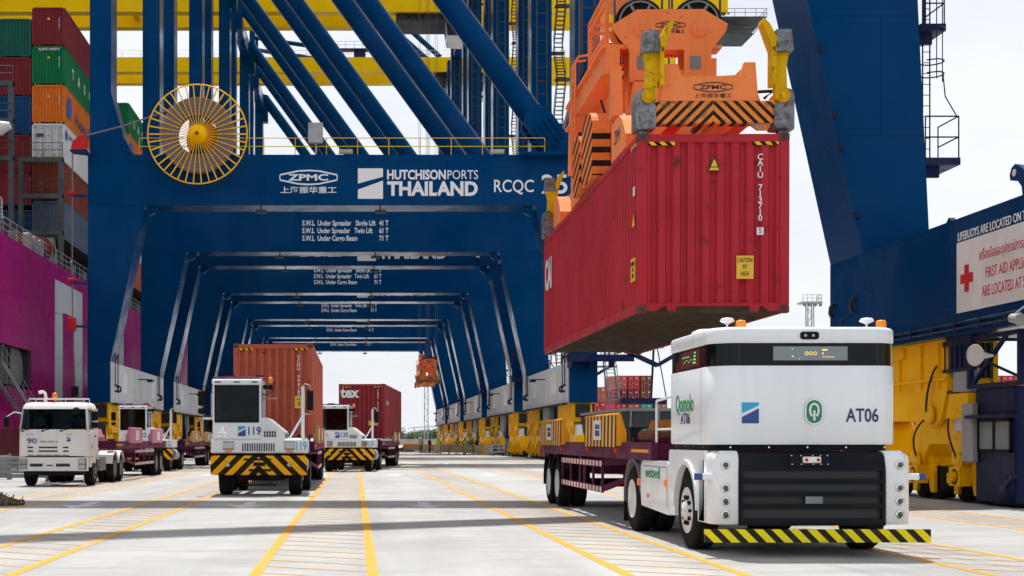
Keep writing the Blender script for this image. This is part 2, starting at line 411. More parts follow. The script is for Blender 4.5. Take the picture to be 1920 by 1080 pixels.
tag(MB().poly([(-3000,-60,-3.2),(QUAY+0.5,-60,-3.2),(QUAY+0.5,3500,-3.2),(-3000,3500,-3.2)]).build('water', wat), kind='structure')
PAIRS = [(-8.80,-7.52),(-4.98,-3.82),(-1.12,0.19),(3.02,4.33),(7.06,8.33),(11.15,12.55)]
for k, (x0, x1) in enumerate(PAIRS):
    for x in (x0, x1):
        MB().poly([(x-0.065,4,0.004),(x+0.065,4,0.004),(x+0.065,330,0.004),(x-0.065,330,0.004)]).build('lane_line', LINE_Y, ground)
    h = MB(); y = 8.0 + 0.23*k
    while y < 74:
        h.poly([(x0+0.065,y,0.004),(x1-0.065,y-0.66,0.004),(x1-0.065,y-0.59,0.004),(x0+0.065,y+0.07,0.004)]); y += 0.8
    tag(h.build('hatch_marking', HATCH_Y, ground), kind='stuff')
for x in (-6.25,-2.5,1.6,5.7,9.7):
    for y in (30.3,56.5,82.6,109,135):
        if (x, y) == (5.7, 30.3): continue
        MB().poly([(x-0.13,y+1.7,0.004),(x-0.13,y+0.1,0.004),(x+0.13,y+0.1,0.004),(x+0.13,y+1.7,0.004)]).poly([(x,y-1.3,0.0041),(x+0.5,y+0.1,0.0041),(x-0.5,y+0.1,0.0041)]).build('direction_arrow', ARROW_W, ground)
RAILST = paint('rail_steel', (0.16,0.12,0.10), 0.5, 0.5, 2, 0, metal=0.5)
for x in (14.95, -16.85):
    MB().box(x-0.30,x+0.30,-30,420,0.002,0.012).build('rail_trough', DGREY, ground)
    MB().box(x-0.06,x+0.06,-30,420,0.012,0.05).build('crane_rail', RAILST, ground)

# ================================================================== gantry cranes
XLo, XLi, XRi, XRo = -17.6, -16.1, 14.0, 15.85
ZS0, ZS1, ZB0, ZB1 = 3.95, 6.65, 16.87, 20.2
FR = 21.5   # distance between the two portal frames

def railing(mb, pts, h=1.1, step=1.5, r=0.03, mids=1):
    pts = [Vector(p) for p in pts]
    for a, c in zip(pts, pts[1:]):
        L_ = (c-a).length; n = max(1, round(L_/step))
        for k in range(mids+1):
            z = Vector((0,0,h*(k+1)/(mids+1))); mb.cyl(a+z, c+z, r, n=5)
        for i in range(n+1):
            p = a+(c-a)*i/n; mb.cyl(p, p+Vector((0,0,h)), r*0.9, n=5)
    return mb

def make_bogie():
    """one crane corner: equalizer, two sub-equalizers, four wheel trucks; centred on x=0,y=0"""
    b = empty('bogie')
    eq = [(-3.3,3.95),(3.3,3.95),(3.3,2.7),(2.95,2.0),(2.72,1.84),(2.28,1.84),(2.05,2.0),(1.7,2.65),(0.9,3.0),(-0.9,3.0),(-1.7,2.65),(-2.05,2.0),(-2.28,1.84),(-2.72,1.84),(-2.95,2.0),(-3.3,2.7)]
    mb = MB().prism(eq,'x',-0.62,-0.50).prism(eq,'x',0.50,0.62).prism([(y*0.985,z+0.03 if z < 3 else z-0.02) for y,z in eq],'x',-0.50,0.50)
    mb.box(-0.7,0.7,-0.9,0.9,3.6,3.97).box(-0.4,0.4,-1.75,1.75,2.0,3.05)
    mb.build('equalizer_beam', YEL, b)
    sub = [(-1.55,1.05),(-1.55,1.75),(-0.75,2.5),(0.75,2.5),(1.55,1.75),(1.55,1.05),(1.3,0.72),(1.05,0.72),(0.8,1.15),(0.55,1.4),(-0.55,1.4),(-0.8,1.15),(-1.05,0.72),(-1.3,0.72)]
    sm = MB().prism(sub,'x',-0.46,-0.36).prism(sub,'x',0.36,0.46).prism([(y*0.98,z+0.02 if z < 2 else z-0.02) for y,z in sub],'x',-0.36,0.36)
    tr = [(-0.62,0.18),(-0.62,0.75),(-0.45,1.12),(0.45,1.12),(0.62,0.75),(0.62,0.18),(0.42,0.18),(0.30,0.5),(-0.30,0.5),(-0.42,0.18)]
    tm = MB().prism(tr,'x',-0.34,-0.26).prism(tr,'x',0.26,0.34).box(-0.26,0.26,-0.5,0.5,0.84,1.08)
    tm.box(-0.62,-0.34,-0.28,0.28,0.40,0.86).box(-0.55,-0.34,0.34,0.55,0.45,0.7)
    wm = MB().lathe([(0.02,-0.2),(0.40,-0.2),(0.43,-0.17),(0.43,-0.12),(0.385,-0.1),(0.385,0.1),(0.43,0.12),(0.43,0.17),(0.40,0.2),(0.02,0.2)],(0,0,0),'x',20)
    pm = MB().lathe([(0.02,-0.05),(0.24,-0.05),(0.24,-0.02),(0.15,-0.02),(0.15,0.03),(0.02,0.03)],(0,0,0),'x',16)
    sub0 = tr0 = wh0 = pin0 = None
    for s in (-1,1):
        yc = 2.5*s
        if sub0 is None: sub0 = sm.build('sub_equalizer', YEL, b, (0,yc,0))
        else: link('sub_equalizer', sub0.data, b, (0,yc,0))
        for sx in (-1,1):
            if pin0 is None: pin0 = pm.build('pivot_cap', YEL, b, (sx*0.66,yc,2.12))
            else: link('pivot_cap', pin0.data, b, (sx*0.66,yc,2.12), (0,0,0 if sx<0 else math.pi))
        for t in (-1,1):
            y2 = yc+1.18*t
            if tr0 is None: tr0 = tm.build('wheel_truck', YEL, b, (0,y2,0))
            else: link('wheel_truck', tr0.data, b, (0,y2,0))
            for sx in (-1,1): link('pivot_cap', pin0.data, b, (sx*0.49,y2,0.92), (0,0,0 if sx<0 else math.pi))
            for w in (-1,1):
                y3 = y2+0.5*w*0.9
                if wh0 is None: wh0 = wm.build('wheel', CHASSIS, b, (0,y3,0.43))
                else: link('wheel', wh0.data, b, (0,y3,0.43))
    # drive motors, gearboxes and stiffener ribs
    mo = None
    for s in (-1,1):
        for t in (-1,1):
            y2 = 2.5*s+1.18*t
            if mo is None:
                m_ = MB().cyl((-0.36,0,0.62),(-0.62,0,0.62),0.2,n=14).cyl((-0.62,0,0.62),(-0.70,0,0.62),0.13,n=12).bbox(-0.56,-0.36,-0.12,0.3,0.9,1.2,0.02)
                for k in range(6): m_.cyl((-0.70,0.1*math.cos(k*1.047),0.62+0.1*math.sin(k*1.047)),(-0.72,0.1*math.cos(k*1.047),0.62+0.1*math.sin(k*1.047)),0.018,n=6)
                o = m_.build('gear_motor', YEL, b, (0,y2,0)); mo = o.data
            else: link('gear_motor', mo, b, (0,y2,0))
    rb = MB()
    for y in (-2.9,-1.9,-0.6,0.6,1.9,2.9): rb.box(-0.68,-0.62,y-0.03,y+0.03,2.75,3.9).box(0.62,0.68,y-0.03,y+0.03,2.75,3.9)
    rb.box(-0.69,-0.62,-3.3,3.3,2.95,3.0).box(-0.69,-0.62,-3.3,3.3,3.88,3.94).build('stiffener_ribs', YEL, b)
    eg = MB().box(-0.48,0.48,-3.33,-3.30,3.0,3.85)
    for k in range(7): eg.box(-0.46+k*0.14,-0.40+k*0.14,-3.38,-3.33,3.02,3.83)
    eg.box(-0.62,0.62,-3.9,-3.3,2.62,2.68).box(0.0,0.5,-3.95,-3.6,1.25,2.6).build('dark_gap_slats', DGREY, b)  # added dark panel and slats; colour stands in for shaded gaps between columns
    MB().bbox(-0.5,-0.1,-3.95,-3.4,1.7,2.5,0.02).build('end_box', WHITE_D, b)
    MB().box(-0.45,0.45,-4.55,-4.25,0.55,1.2).cyl((0,-4.85,0.85),(0,-4.55,0.85),0.22,n=12).build('buffer', YEL, b)
    return b

def zpmc_logo(parent, cx, y, cz, w, mat, flat_mat=None):
    h = w*0.245
    o = MB(); t = w*0.018
    ring = [(-w/2,0),(-w/2,h*0.18),(-w*0.18,h*0.46),(0,h*0.5),(w*0.18,h*0.46),(w/2,h*0.18),(w/2,-h*0.18),(w*0.18,-h*0.46),(0,-h*0.5),(-w*0.18,-h*0.46),(-w/2,-h*0.18)]
    for a, c in zip(ring, ring[1:]+ring[:1]):
        o.beam((cx+a[0],y,cz+a[1]),(cx+c[0],y,cz+c[1]), 0.006, t*1.5) if abs(a[0]-c[0])>1e-6 else o.box(cx+a[0]-t/2,cx+a[0]+t/2,y-0.003,y+0.003,cz+min(a[1],c[1]),cz+max(a[1],c[1]))
    o.build('emblem', mat, parent)
    text('lettering','ZPMC',mat,parent,(cx,y,cz-h*0.02),h*0.62,width=w*0.70,bold=0.03)
    text('lettering','上海振华重工',mat,parent,(cx,y,cz-h*0.93),h*0.5,width=w*0.98,bold=0.012)

def stair_tower(x, y, z0, z1, step=3.0, run=2.0, name='stairway'):
    mb = MB(); z = z0; d = 1
    while z < z1:
        a = -run/2*d
        mb.beam((x-0.35,y+a,z),(x-0.35,y-a,z+step),0.06,0.22).beam((x+0.35,y+a,z),(x+0.35,y-a,z+step),0.06,0.22)
        for i in range(1,10): mb.box(x-0.35,x+0.35,y+a-2*a*i/10-0.12,y+a-2*a*i/10+0.12,z+step*i/10-0.02,z+step*i/10+0.02)
        mb.cyl((x+0.35,y+a,z+1),(x+0.35,y-a,z+step+1),0.03,n=5).cyl((x-0.35,y+a,z+1),(x-0.35,y-a,z+step+1),0.03,n=5)
        mb.box(x-0.6,x+0.6,y-a-(0.5 if a>0 else -0.5)*1.6,y-a,z+step-0.1,z+step) if a>0 else mb.box(x-0.6,x+0.6,y-a,y-a+0.8,z+step-0.1,z+step)
        z += step; d = -d
    return mb

bogie0 = make_bogie()
def make_crane():
    c = empty('gantry_crane')
    for k, y0 in enumerate((0.0, FR)):
        y1 = y0+2.3
        MB().prism([(XLo,ZS1),(XLi,ZS1),(-13.85,ZB0),(XLo+0.05,ZB0)],'y',y0,y1+0.2).build('lower_leg', BLUE, c)
        MB().prism([(XRi,ZS1),(XRo,ZS1),(15.35,ZB0),(11.75,ZB0)],'y',y0,y1+0.2).build('lower_leg', BLUE, c)
        MB().box(XLo+0.05,15.7,y0-0.02,y1+0.02,ZB0,ZB1).build('portal_beam', BLUE, c)
        ul = [(-17.45,ZB1),(-14.6,ZB1),(-14.75,20.45),(-15.2,21.3),(-16.05,24.3),(-16.05,61),(-17.45,61)]
        ur = [(16.05,ZB1),(16.05,61),(14.37,61),(14.37,24.3),(13.55,21.3),(13.05,20.45),(12.9,ZB1)]
        MB().prism(ul,'y',y0+0.08,y1-0.08).build('upper_leg', BLUE, c)
        MB().prism(ur,'y',y0+0.08,y1-0.08).build('upper_leg', BLUE, c)
        MB().cyl((11.8,y0+1.15,22.9),(-15.9,y0+1.15,60.9),0.82,n=28).build('diagonal_pipe', BLUE, c)
        gp = MB()
        a = Vector((13.4,y0+1.15,20.7)); d_ = Vector((-0.59,0,0.807))
        for yy in (0.25,1.85):
            n_ = Vector((d_.z,0,-d_.x))
            p = [a+n_*0.95-d_*0.7, a+n_*0.95+d_*2.6, a+n_*0.5+d_*3.2, a-n_*0.5+d_*3.2, a-n_*0.95+d_*2.6, a-n_*0.95-d_*0.7]
            gp.prism([(q.x,q.z) for q in p],'y',y0+yy,y0+yy+0.2)
        for t in (-0.6,-0.2,0.2,0.6): gp.beam((a.x+t*0.8,y0+0.17,a.z+t*0.6),(a.x+t*0.8-1.2,y0+0.17,a.z+t*0.6+1.65),0.16,0.1)
        gp.build('pipe_gusset', BLUE, c)
        MB().prism([(-17.4,56.6),(-15.2,56.6),(-15.2,61.2),(-16.0,61.4),(-17.4,61.4)],'y',y0+0.4,y1-0.4).build('leg_head', BLUE, c)
        # corner brackets where the leg meets the portal
        for x, s in ((-13.75,1),(11.65,-1)):
            MB().prism([(x,16.86),(x+s*0.75,16.86),(x+s*0.6,16.45),(x+s*0.25,16.2),(x,16.3)],'y',y0+0.2,y0+0.36).cyl((x+s*0.35,y0+0.1,16.55),(x+s*0.35,y0+0.5,16.55),0.11).build('corner_bracket', BLUE, c)
        rl = MB(); railing(rl, [(-14.2,y0+0.05,ZB1),(12.4,y0+0.05,ZB1)], 1.1, 2.1, 0.028)
        rl.build('handrail', YEL, c)
        lamp = MB()
        for x in (-6.2, 1.6): lamp.box(x-0.35,x+0.35,y0-0.3,y0+0.1,16.35,16.55).cyl((x,y0-0.1,16.55),(x,y0-0.1,16.9),0.06)
        lamp.build('floodlight', DGREY, c)
        # lift ladder on the right upper leg
        ld = MB()
        for x in (14.75,15.55): ld.box(x-0.06,x+0.06,y0-0.55,y0-0.43,ZB1,60)
        for i in range(36): ld.box(14.8,15.5,y0-0.52,y0-0.46,ZB1+0.6+i*1.1,ZB1+0.68+i*1.1)
        for i in range(8): ld.box(15.1,15.2,y0-0.46,y0+0.1,ZB1+1+i*5,ZB1+1.1+i*5)
        ld.build('ladder', DGREY, c)
    # sills along the rails
    for s, x0, x1 in ((-1,XLo,XLi),(1,XRi,XRo)):
        MB().box(x0+0.01,x1-0.01,-0.06,FR+2.56,ZS0,ZS1).build('sill_beam', BLUE, c)
        xi = x1 if s < 0 else x0
        for i in range(4):
            ya = 0.15+i*5.9; yb = ya+5.86
            p = MB(); t0, t1 = (xi, xi+0.05) if s < 0 else (xi-0.05, xi)
            p.box(t0,t1,ya,yb,ZS0+0.02,ZS1-0.02)
            for q in range(6):
                yy = ya+0.5+q*0.98; p.box(min(t0,xi-0.09*s),max(t1,xi-0.09*s),yy,yy+0.05,ZS0+0.02,ZS1-0.02)
            p.build('cladding_panel', GREY_CLAD, c)
        bx = xi-0.11*s
        for yy, ww in ((5.0,2.3),(15.2,2.0)) if s > 0 else ((4.3,1.6),(17.0,1.5)):
            MB().box(min(bx,xi),max(bx,xi),yy,yy+ww,4.7,6.1).build('notice_board', WHITE_D, c)
        lp = MB(); lp.box(min(xi,xi-0.9*s),max(xi,xi-0.9*s),10.5,10.6,5.9,5.98).box(xi-1.0*s-0.2,xi-1.0*s+0.2,10.2,10.9,5.75,5.95)
        for yy in (1.2, 2.2, 20.2, 21.2): lp.tube([(xi-0.06*s,yy,5.2),(xi-0.3*s,yy,5.0),(xi-0.3*s,yy,4.8),(xi-0.1*s,yy,4.7)],0.07)
        for yy in (1.2, 2.2, 20.2, 21.2): lp.cyl((xi-0.12*s,yy,5.2),(xi-0.12*s,yy,7.3),0.035,n=6)
        lp.build('sill_fittings', NAVY, c)
        cr = MB()
        for i in range(14): cr.box(min(xi-0.02*s,xi-0.35*s),max(xi-0.02*s,xi-0.35*s),0.9+i*1.55,1.5+i*1.55,ZS0-0.12,ZS0)
        cr.box(min(xi,xi-0.3*s),max(xi,xi-0.3*s),0.5,22.6,ZS0-0.03,ZS0-0.005)
        cr.build('cable_tray', DGREY, c)
        xc = (x0+x1)/2
        for yc in (1.3, FR+1.1):
            bb = copy_tree(bogie0, c); bb.location = (xc, yc+(2.3 if yc < 5 else -2.3), 0)
            if s > 0: pass
        # slanted tie-down post with grey foot in the middle of the sill
        MB().prism([(9.7,ZS0),(12.5,ZS0),(11.9,1.6),(11.2,1.6)],'x',xc-0.45,xc+0.45).build('tie_down_post', NAVY, c)
        MB().bbox(xc-0.4,xc+0.4,10.9,12.2,0.25,1.62,0.04).cyl((xc,11.5,0.02),(xc,11.5,0.3),0.2).build('tie_down_foot', GREY, c)
        for yy in (6.9, 14.4):
            MB().box(xc-0.5,xc+0.2,yy,yy+0.8,2.3,3.93).build('junction_box', GALV, c)
    # ties across the leg heads
    for x in (-17.1, 14.6):
        MB().box(x,x+1.2,2.2,FR+0.1,58.6,61.0).build('head_tie', BLUE, c)
    # boom: two girders, walkways, trolley and cab
    for y0 in (7.8, 14.7):
        MB().box(-86,52,y0,y0+1.5,61.4,63.7).box(-86,52,y0-0.12,y0+1.62,61.3,61.42).build('boom_girder', YEL_B, c)
    pp = MB().cyl((-86,9.9,61.9),(52,9.9,61.9),0.16,n=8)
    for i in range(40): pp.box(-84+i*3.5,-83.8+i*3.5,9.3,10.0,61.6,61.75)
    pp.build('service_pipe', GALV, c)
    for i in range(6): MB().box(-80+i*24,-79.2+i*24,9.3,14.7,62.4,63.4).build('girder_tie', YEL_B, c)
    rl = MB(); railing(rl, [(-86,7.9,63.7),(52,7.9,63.7)], 1.1, 3.0, 0.03); rl.build('boom_railing', GALV, c)
    bp_ = MB().box(47,57.5,8,16,60.6,60.75).box(50,56,9,15,58.6,58.72)
    railing(bp_, [(47,8,60.75),(57.5,8,60.75),(57.5,16,60.75)],1.1,1.5,0.04); railing(bp_, [(50,9,58.72),(56,9,58.72)],1.1,1.5,0.04)
    bp_.beam((50,9,58.7),(46,9,61.4),0.1).beam((56,9,58.7),(57.4,9,60.6),0.1).beam((53,9,58.7),(51,9,61),0.1)
    bp_.build('boom_end_platform', DGREY, c)
    for y in (8.6, 15.4):
        MB().cyl((13.8,y,63.9),(-9.0,y,84.5),0.42,n=14).build('back_stay', BLUE, c)
        MB().cyl((-17.0,y,67.2),(-6.5,y,65.6),0.36,n=14).build('fore_tie', BLUE, c)
        MB().box(-17.3,-16.4,y-0.5,y+0.5,61.0,84.0).build('apex_mast', BLUE, c)
    MB().cyl((-16.8,8.0,84.0),(-9.0,8.0,84.5),0.4).cyl((-16.8,16,84.0),(-9,16,84.5),0.4).build('apex_tie', BLUE, c)
    pf = MB().box(-3.0,2.5,7.6,9.2,64.9,65.1).box(-0.3,1.6,7.8,9.0,63.72,64.9); railing(pf,[(-3,7.6,65.1),(2.5,7.6,65.1),(4.2,7.6,63.7)],1.1,1.4,0.03)
    pf.build('boom_platform', NAVY, c)
    # stairs and platforms on the landside leg
    stair_tower(16.9,FR+1.4,7.0,60,3.0,2.2).build('stairway', DGREY, c)
    stair_tower(17.0,1.2,3.9,20,2.6,2.0).build('stairway', GALV, c)
    pl = MB().box(13.6,17.9,-1.7,-0.08,6.85,7.0).box(13.6,17.9,-1.7,-1.55,6.55,6.85)
    for x in (13.9,15.2,16.6): pl.prism([(x-0.05,6.85),(x+0.05,6.85),(x+0.05,6.2),(x-0.05,6.2)],'y',-1.6,-0.06)
    railing(pl,[(13.65,-0.1,7.0),(13.65,-1.65,7.0),(17.9,-1.65,7.0)],1.2,1.2,0.035)
    for x in (13.65,15.0,16.3,17.9): pl.box(x-0.05,x+0.05,-1.7,-1.6,7.0,9.2)
    pl.box(13.6,17.95,-1.7,-1.6,9.1,9.25).beam((13.7,-1.65,9.1),(15,-1.65,7.1),0.08).beam((16.3,-1.65,9.1),(17.8,-1.65,7.1),0.08)
    pl.beam((15.5,-1.6,8.1),(19.4,-1.6,6.3),0.2,0.3).beam((19.4,-1.6,6.3),(22.0,-1.6,7.8),0.18,0.25).beam((17.0,-1.6,4.0),(20,-1.6,4.0),0.3,0.4)
    pl.beam((19.0,-1.6,4.1),(19.2,-1.6,8.0),0.12).beam((20.0,-1.6,4.1),(19.3,-1.6,8.0),0.06)
    pl.build('leg_platform', NAVY, c)
    for x in (20.2,):
        MB().bbox(19.0,19.8,-1.9,-1.3,7.4,9.0,0.04).build('control_box', GALV, c)
    return c

def trolley(c, x, tone=0):
    t = MB().box(x-4.1,x+4.1,8.6,15.4,60.5,61.3).box(x-3.4,x+3.2,9.4,14.6,61.4,62.6)
    for i in range(9): t.box(x-3.8+i*0.9,x-3.5+i*0.9,8.3,8.6,60.2,61.5)
    for s in (-1,1): t.cyl((x+s*3.2,8.3,61.0),(x+s*3.2,15.5,61.0),0.45,n=14)
    t.build('trolley', DGREY, c)
    k = MB().prism([(x+3.2,57.6),(x+3.0,58.3),(x+2.8,60.6),(x+6.0,60.6),(x+6.0,57.4)],'y',9.6,12.4)
    cb = k.build('operator_cab', WHITE_D, c)
    MB().poly([(x+3.12,9.55,58.6),(x+5.0,9.55,58.6),(x+5.0,9.55,60.3),(x+2.95,9.55,60.3)]).poly([(x+3.05,9.7,57.95),(x+3.05,12.3,57.95),(x+2.78,12.3,60.4),(x+2.78,9.7,60.4)]).build('cab_window', GLASS_D, cb)
    MB().box(x+2.5,x+6.2,9.4,12.6,60.6,60.9).beam((x+4,9.8,60.9),(x+4,9.8,61.5),0.2).build('cab_hanger', DGREY, cb)

crane0 = make_crane()
D0 = 86.7; PITCH = 30.1
CR_LABELS = ['blue portal gantry crane nearest behind the trucks with a big yellow cable reel',
    'second blue gantry crane, its portal just inside the one with the cable reel',
    'third blue gantry crane with an orange spreader hanging in its portal',
    'fourth blue gantry crane, last but one of the row of nested portals',
    'farthest blue gantry crane at the end of the row of nested portals']
cranes = []
for k in range(5):
    c = crane0 if k == 0 else copy_tree(crane0)
    c.location = (0, D0+PITCH*k, 0)
    tag(c, CR_LABELS[k], 'gantry crane', 'blue gantry cranes along the quay'); cranes.append(c)
crane_near = copy_tree(crane0, None, ('cladding_panel','notice_board','sill_fittings','cable_tray','junction_box','tie_down_post','tie_down_foot','leg_platform','stairway','control_box','buffer'))
crane_near.location = (0, 36.5-FR, 0)
tag(crane_near, 'blue gantry crane leg and sill with first aid board behind the white driverless truck', 'gantry crane', 'blue gantry cranes along the quay')
for o in list(bogie0.children): bpy.data.objects.remove(o)
bpy.data.objects.remove(bogie0)
for c, x in zip(cranes, (6, -2, 8.6, 9.8, 17)): trolley(c, x)
trolley(crane_near, 5.8)

# lettering on the portals
for k, c in enumerate(cranes):
    yb = -0.026
    zpmc_logo(c, (578.5-667)/28.6, yb, 1.5+(825-333)/28.6, 3.75, WHITE_T)
    lx0, lx1 = (671-667)/28.6, (718-667)/28.6; z0, z1 = 1.5+(825-373)/28.6, 1.5+(825-316)/28.6; zm = (z0+z1)/2
    MB().poly([(lx0,yb,zm+0.0),(lx1,yb,z1-0.55),(lx1,yb,z1),(lx0,yb,z1)]).poly([(lx0,yb,z0),(lx1,yb,z0),(lx1,yb,zm-0.05+0.25),(lx0,yb,z0+0.6)]).build('emblem', WHITE_T, c)
    text('lettering','HUTCHISON',WHITE_T,c,(3.98,yb,18.85),0.85,width=3.85,bold=0.035)
    text('lettering','PORTS',WHITE_T,c,(7.0,yb,18.85),0.85,width=2.0)
    text('lettering','THAILAND',WHITE_T,c,(5.04,yb,17.92),1.25,width=5.95,bold=0.04)
    text('lettering','RCQC',WHITE_T,c,(10.35,yb,18.1),1.15,width=2.6,bold=0.008)
    if k == 0: text('lettering','25',WHITE_T,c,(13.05,yb,18.2),1.75,width=1.7,bold=0.012)
    yf = FR-0.026
    for i, (a, q) in enumerate((('S.W.L  Under Spreader   Single Lift','41 T'),('S.W.L  Under Spreader   Twin Lift','61 T'),('S.W.L  Under Cargo Beam','71 T'))):
        z = 19.22-i*0.62
        text('lettering',a,WHITE_T,c,(-4.38,yf,z),0.60,width=(6.0,5.75,4.5)[i],bold=0.02,align='LEFT')
        text('lettering',q,WHITE_T,c,(2.3,yf,z),0.60,width=0.75,bold=0.02)

# cable reel, sheave and hanging guide on the first crane
c1 = cranes[0]; RC = Vector((-10.2,-1.5,21.2))
rm = MB().torus(RC,'y',3.2,0.045,64,8)
reel = rm.build('cable_reel', YEL, c1)
for i in range(38):
    t = 2*math.pi*i/38; u = Vector((math.cos(t),0,math.sin(t))); n_ = Vector((-math.sin(t),0,math.cos(t)))
    s_ = MB(); p0 = RC+u*0.5; p1 = RC+u*3.2
    s_.beam(p0+Vector((0,-0.04,0)), p1+Vector((0,-0.0,0)), 0.045).beam(p1-u*0.95, p1-u*0.03, 0.065, 0.08)
    s_.build('spoke', YEL, reel)
ann = [(1.28,0.08),(2.42,0.08),(2.42,0.68),(1.28,0.68),(1.28,0.08)]
cc = MB(); n = 56; rings = [[RC+Vector((math.cos(2*math.pi*k/n)*r, h, math.sin(2*math.pi*k/n)*r)) for k in range(n)] for r,h in ann]
cc.loft(rings, cap=False, smooth=False)
for r in (1.5,1.7,1.9,2.1,2.3): cc.torus(RC+Vector((0,0.08,0)),'y',r,0.03,56,4)
cc.build('cable_coil', COIL, reel)
MB().lathe([(0.02,-0.3),(0.2,-0.3),(0.3,-0.15),(0.62,-0.08),(0.62,0.1),(0.02,0.1)],RC,'y',32).build('hub', YEL, reel)
MB().lathe([(0.02,-0.36),(0.13,-0.36),(0.13,-0.29),(0.02,-0.29)],RC,'y',16).build('hub_cap', RED, reel)
MB().lathe([(0.02,0.7),(1.15,0.7),(1.15,1.45),(0.02,1.45)],RC+Vector((0.35,0,-0.25)),'y',24).build('reel_drive', ORANGE, reel)
MB().box(-12.5,-8.0,-0.9,-0.03,20.05,20.2).beam((-10.2,-0.2,18.6),(-10.2,-1.0,20.1),0.25).box(-10.5,-9.9,-0.9,-0.03,20.2,21.0).build('reel_bracket', BLUE, reel)
gd = MB(); pr = [(0,0)]+[(-0.98*math.cos(R(a)), 0.98*math.sin(R(a))) for a in range(0,91,9)]
gd.prism([(-17.5+p[0], 20.35+p[1]) for p in pr],'y',-0.9,-0.5)
gd.build('sheave_cover', RED, c1)
MB().prism([(-18.6,20.35),(-17.45,20.35),(-17.3,19.95),(-17.6,20.1),(-18.5,20.2)],'y',-0.85,-0.2).build('sheave_bracket', BLUE, c1)
pw = MB().tube([RC+Vector((-0.9,0.4,2.2)),(-12.5,-0.9,22.75),(-15,-0.7,21.95),(-17.5,-0.7,21.3)],0.055,6)
pw.tube([(-18.42,-0.7,20.4),(-18.44,-0.7,12),(-18.4,-0.7,9.0),(-18.25,-0.7,5.0)],0.05,6)
pw.build('power_cable', COIL, c1)
for z in (17.4,11.7,8.9,4.2):
    MB().beam((-18.5,-0.7,z),(-17.55,-0.3,z),0.12,0.16).build('guide_arm', BLUE, c1)
for z, h in ((17.45,0.2),(11.8,0.2),(8.6,0.85)):
    MB().bbox(-18.7,-18.2,-0.95,-0.45,z,z+h,0.04).build('guide_block', RED, c1)
MB().bbox(-18.45,-18.05,-0.9,-0.5,4.3,5.0,0.03).build('guide_weight', CHASSIS, c1)
MB().box(-3.1,-2.15,-0.45,0.1,20.9,22.2).cyl((-2.6,-0.2,20.2),(-2.6,-0.2,20.9),0.06).build('cabinet_on_beam', GALV, c1)
for x in (-1.1, 8.8): MB().cyl((x,-0.2,20.35),(x+0.9,-0.2,20.35),0.16).build('floodlight_tube', GALV, c1)
rl2 = MB().box(10.6,16.3,-0.95,-0.02,20.02,20.2); railing(rl2,[(10.6,-0.9,20.2),(16.3,-0.9,20.2)],1.2,1.8,0.03); rl2.build('service_platform', BLUE, c1)

def hoses(c, xc, yc):
    for s in (-1,1):
        y = yc+2.5*s
        MB().tube([(xc-0.72,y-0.45+0.6*math.sin(R(a)),3.3-1.1*(a/90)**1.3) for a in range(0,91,10)],0.028).build('hydraulic_hose', CABLE, c)
        for t in (-1,1):
            MB().tube([(xc-0.54-0.12*math.sin(R(a*2)),y+t*(0.7+0.42*math.sin(R(a))),2.0-0.95*(a/90)**1.2) for a in range(0,91,10)],0.026).build('hydraulic_hose', CABLE, c)
# ---- extra parts of the near crane (leg behind the white truck)
cn = crane_near; XI = XRi-0.0
MB().box(XI-0.03,XI+0.005,10.6,15.75,4.44,6.07).build('first_aid_board', WHITE_D, cn)
bd = XI-0.034
cr = MB(); cy, cz = 15.24, 5.2
for (a, e) in ((0.11,0.31),(0.31,0.11)): cr.box(bd-0.003-0.001*(a>0.2),bd,cy-a,cy+a,cz-e,cz+e)
cr.build('red_cross', RED, cn)
RED_T = flat('red_lettering', (0.50,0.03,0.04), 0.5)
text('lettering','LIFEBUOYS ARE LOCATED ON THE LEG',WHITE_T,cn,(XI-0.006,15.75,6.2),0.27,'-x',3.8,0.012,'LEFT')
text('lettering','เครื่องมือและอุปกรณ์การปฐมพยาบาล',RED_T,cn,(bd,14.65,5.62),0.30,'-x',2.9,0.003,'LEFT')
text('lettering','FIRST AID APPLIANCES',RED_T,cn,(bd,14.35,5.20),0.34,'-x',2.35,0.003,'LEFT')
text('lettering','ARE LOCATED AT STATION',RED_T,cn,(bd,14.5,4.80),0.34,'-x',2.7,0.003,'LEFT')
def lug_at(y, s=1.0, flip=1):
    mb = MB(); o = []
    for a in range(-60,181,20): o.append((0.24*math.cos(R(a)), 0.24*math.sin(R(a))))
    pts = [(p[0]*s+0.45*flip, p[1]*s+0.62) for p in o]
    base = [(-0.1*flip-0.55, 0.0), (0.35, 0.0)]
    pts = [(0.55*flip+0.1*flip,0.52),(0.68*flip,0.64),(0.6*flip,0.78),(0.45*flip,0.84),(0.28*flip,0.78),(-0.4*flip,0.35),(-0.8*flip,0.0),(0.1*flip,0.0),(0.16*flip,0.3),(0.32*flip,0.44)]
    k0 = len(mb.v); mb.prism(pts,'x',XI+0.3,XI+0.42); mb.move(k0, lambda v: (v.x, y+v.y, ZS1+v.z)); 
    mb.mat(1).cyl((XI+0.29,y+0.47*flip,ZS1+0.65),(XI+0.43,y+0.47*flip,ZS1+0.65),0.08,n=16)
    return mb
lug_at(13.25,1,1).build('lifting_lug', [BLUE, WHITE_D], cn)
MB().prism([(19.1,ZS1),(20.2,ZS1),(20.0,7.2),(19.8,7.35),(19.55,7.2)],'x',XI+1.6,XI+1.75).build('lug_plate', BLUE, cn)
cn_pipe = MB()
for z in (4.07,4.2): cn_pipe.cyl((XI-0.12,9,z),(XI-0.12,19.6,z),0.03,n=6)
for i in range(9): cn_pipe.box(XI-0.15,XI,9.6+i*1.2,9.66+i*1.2,4.02,4.25)
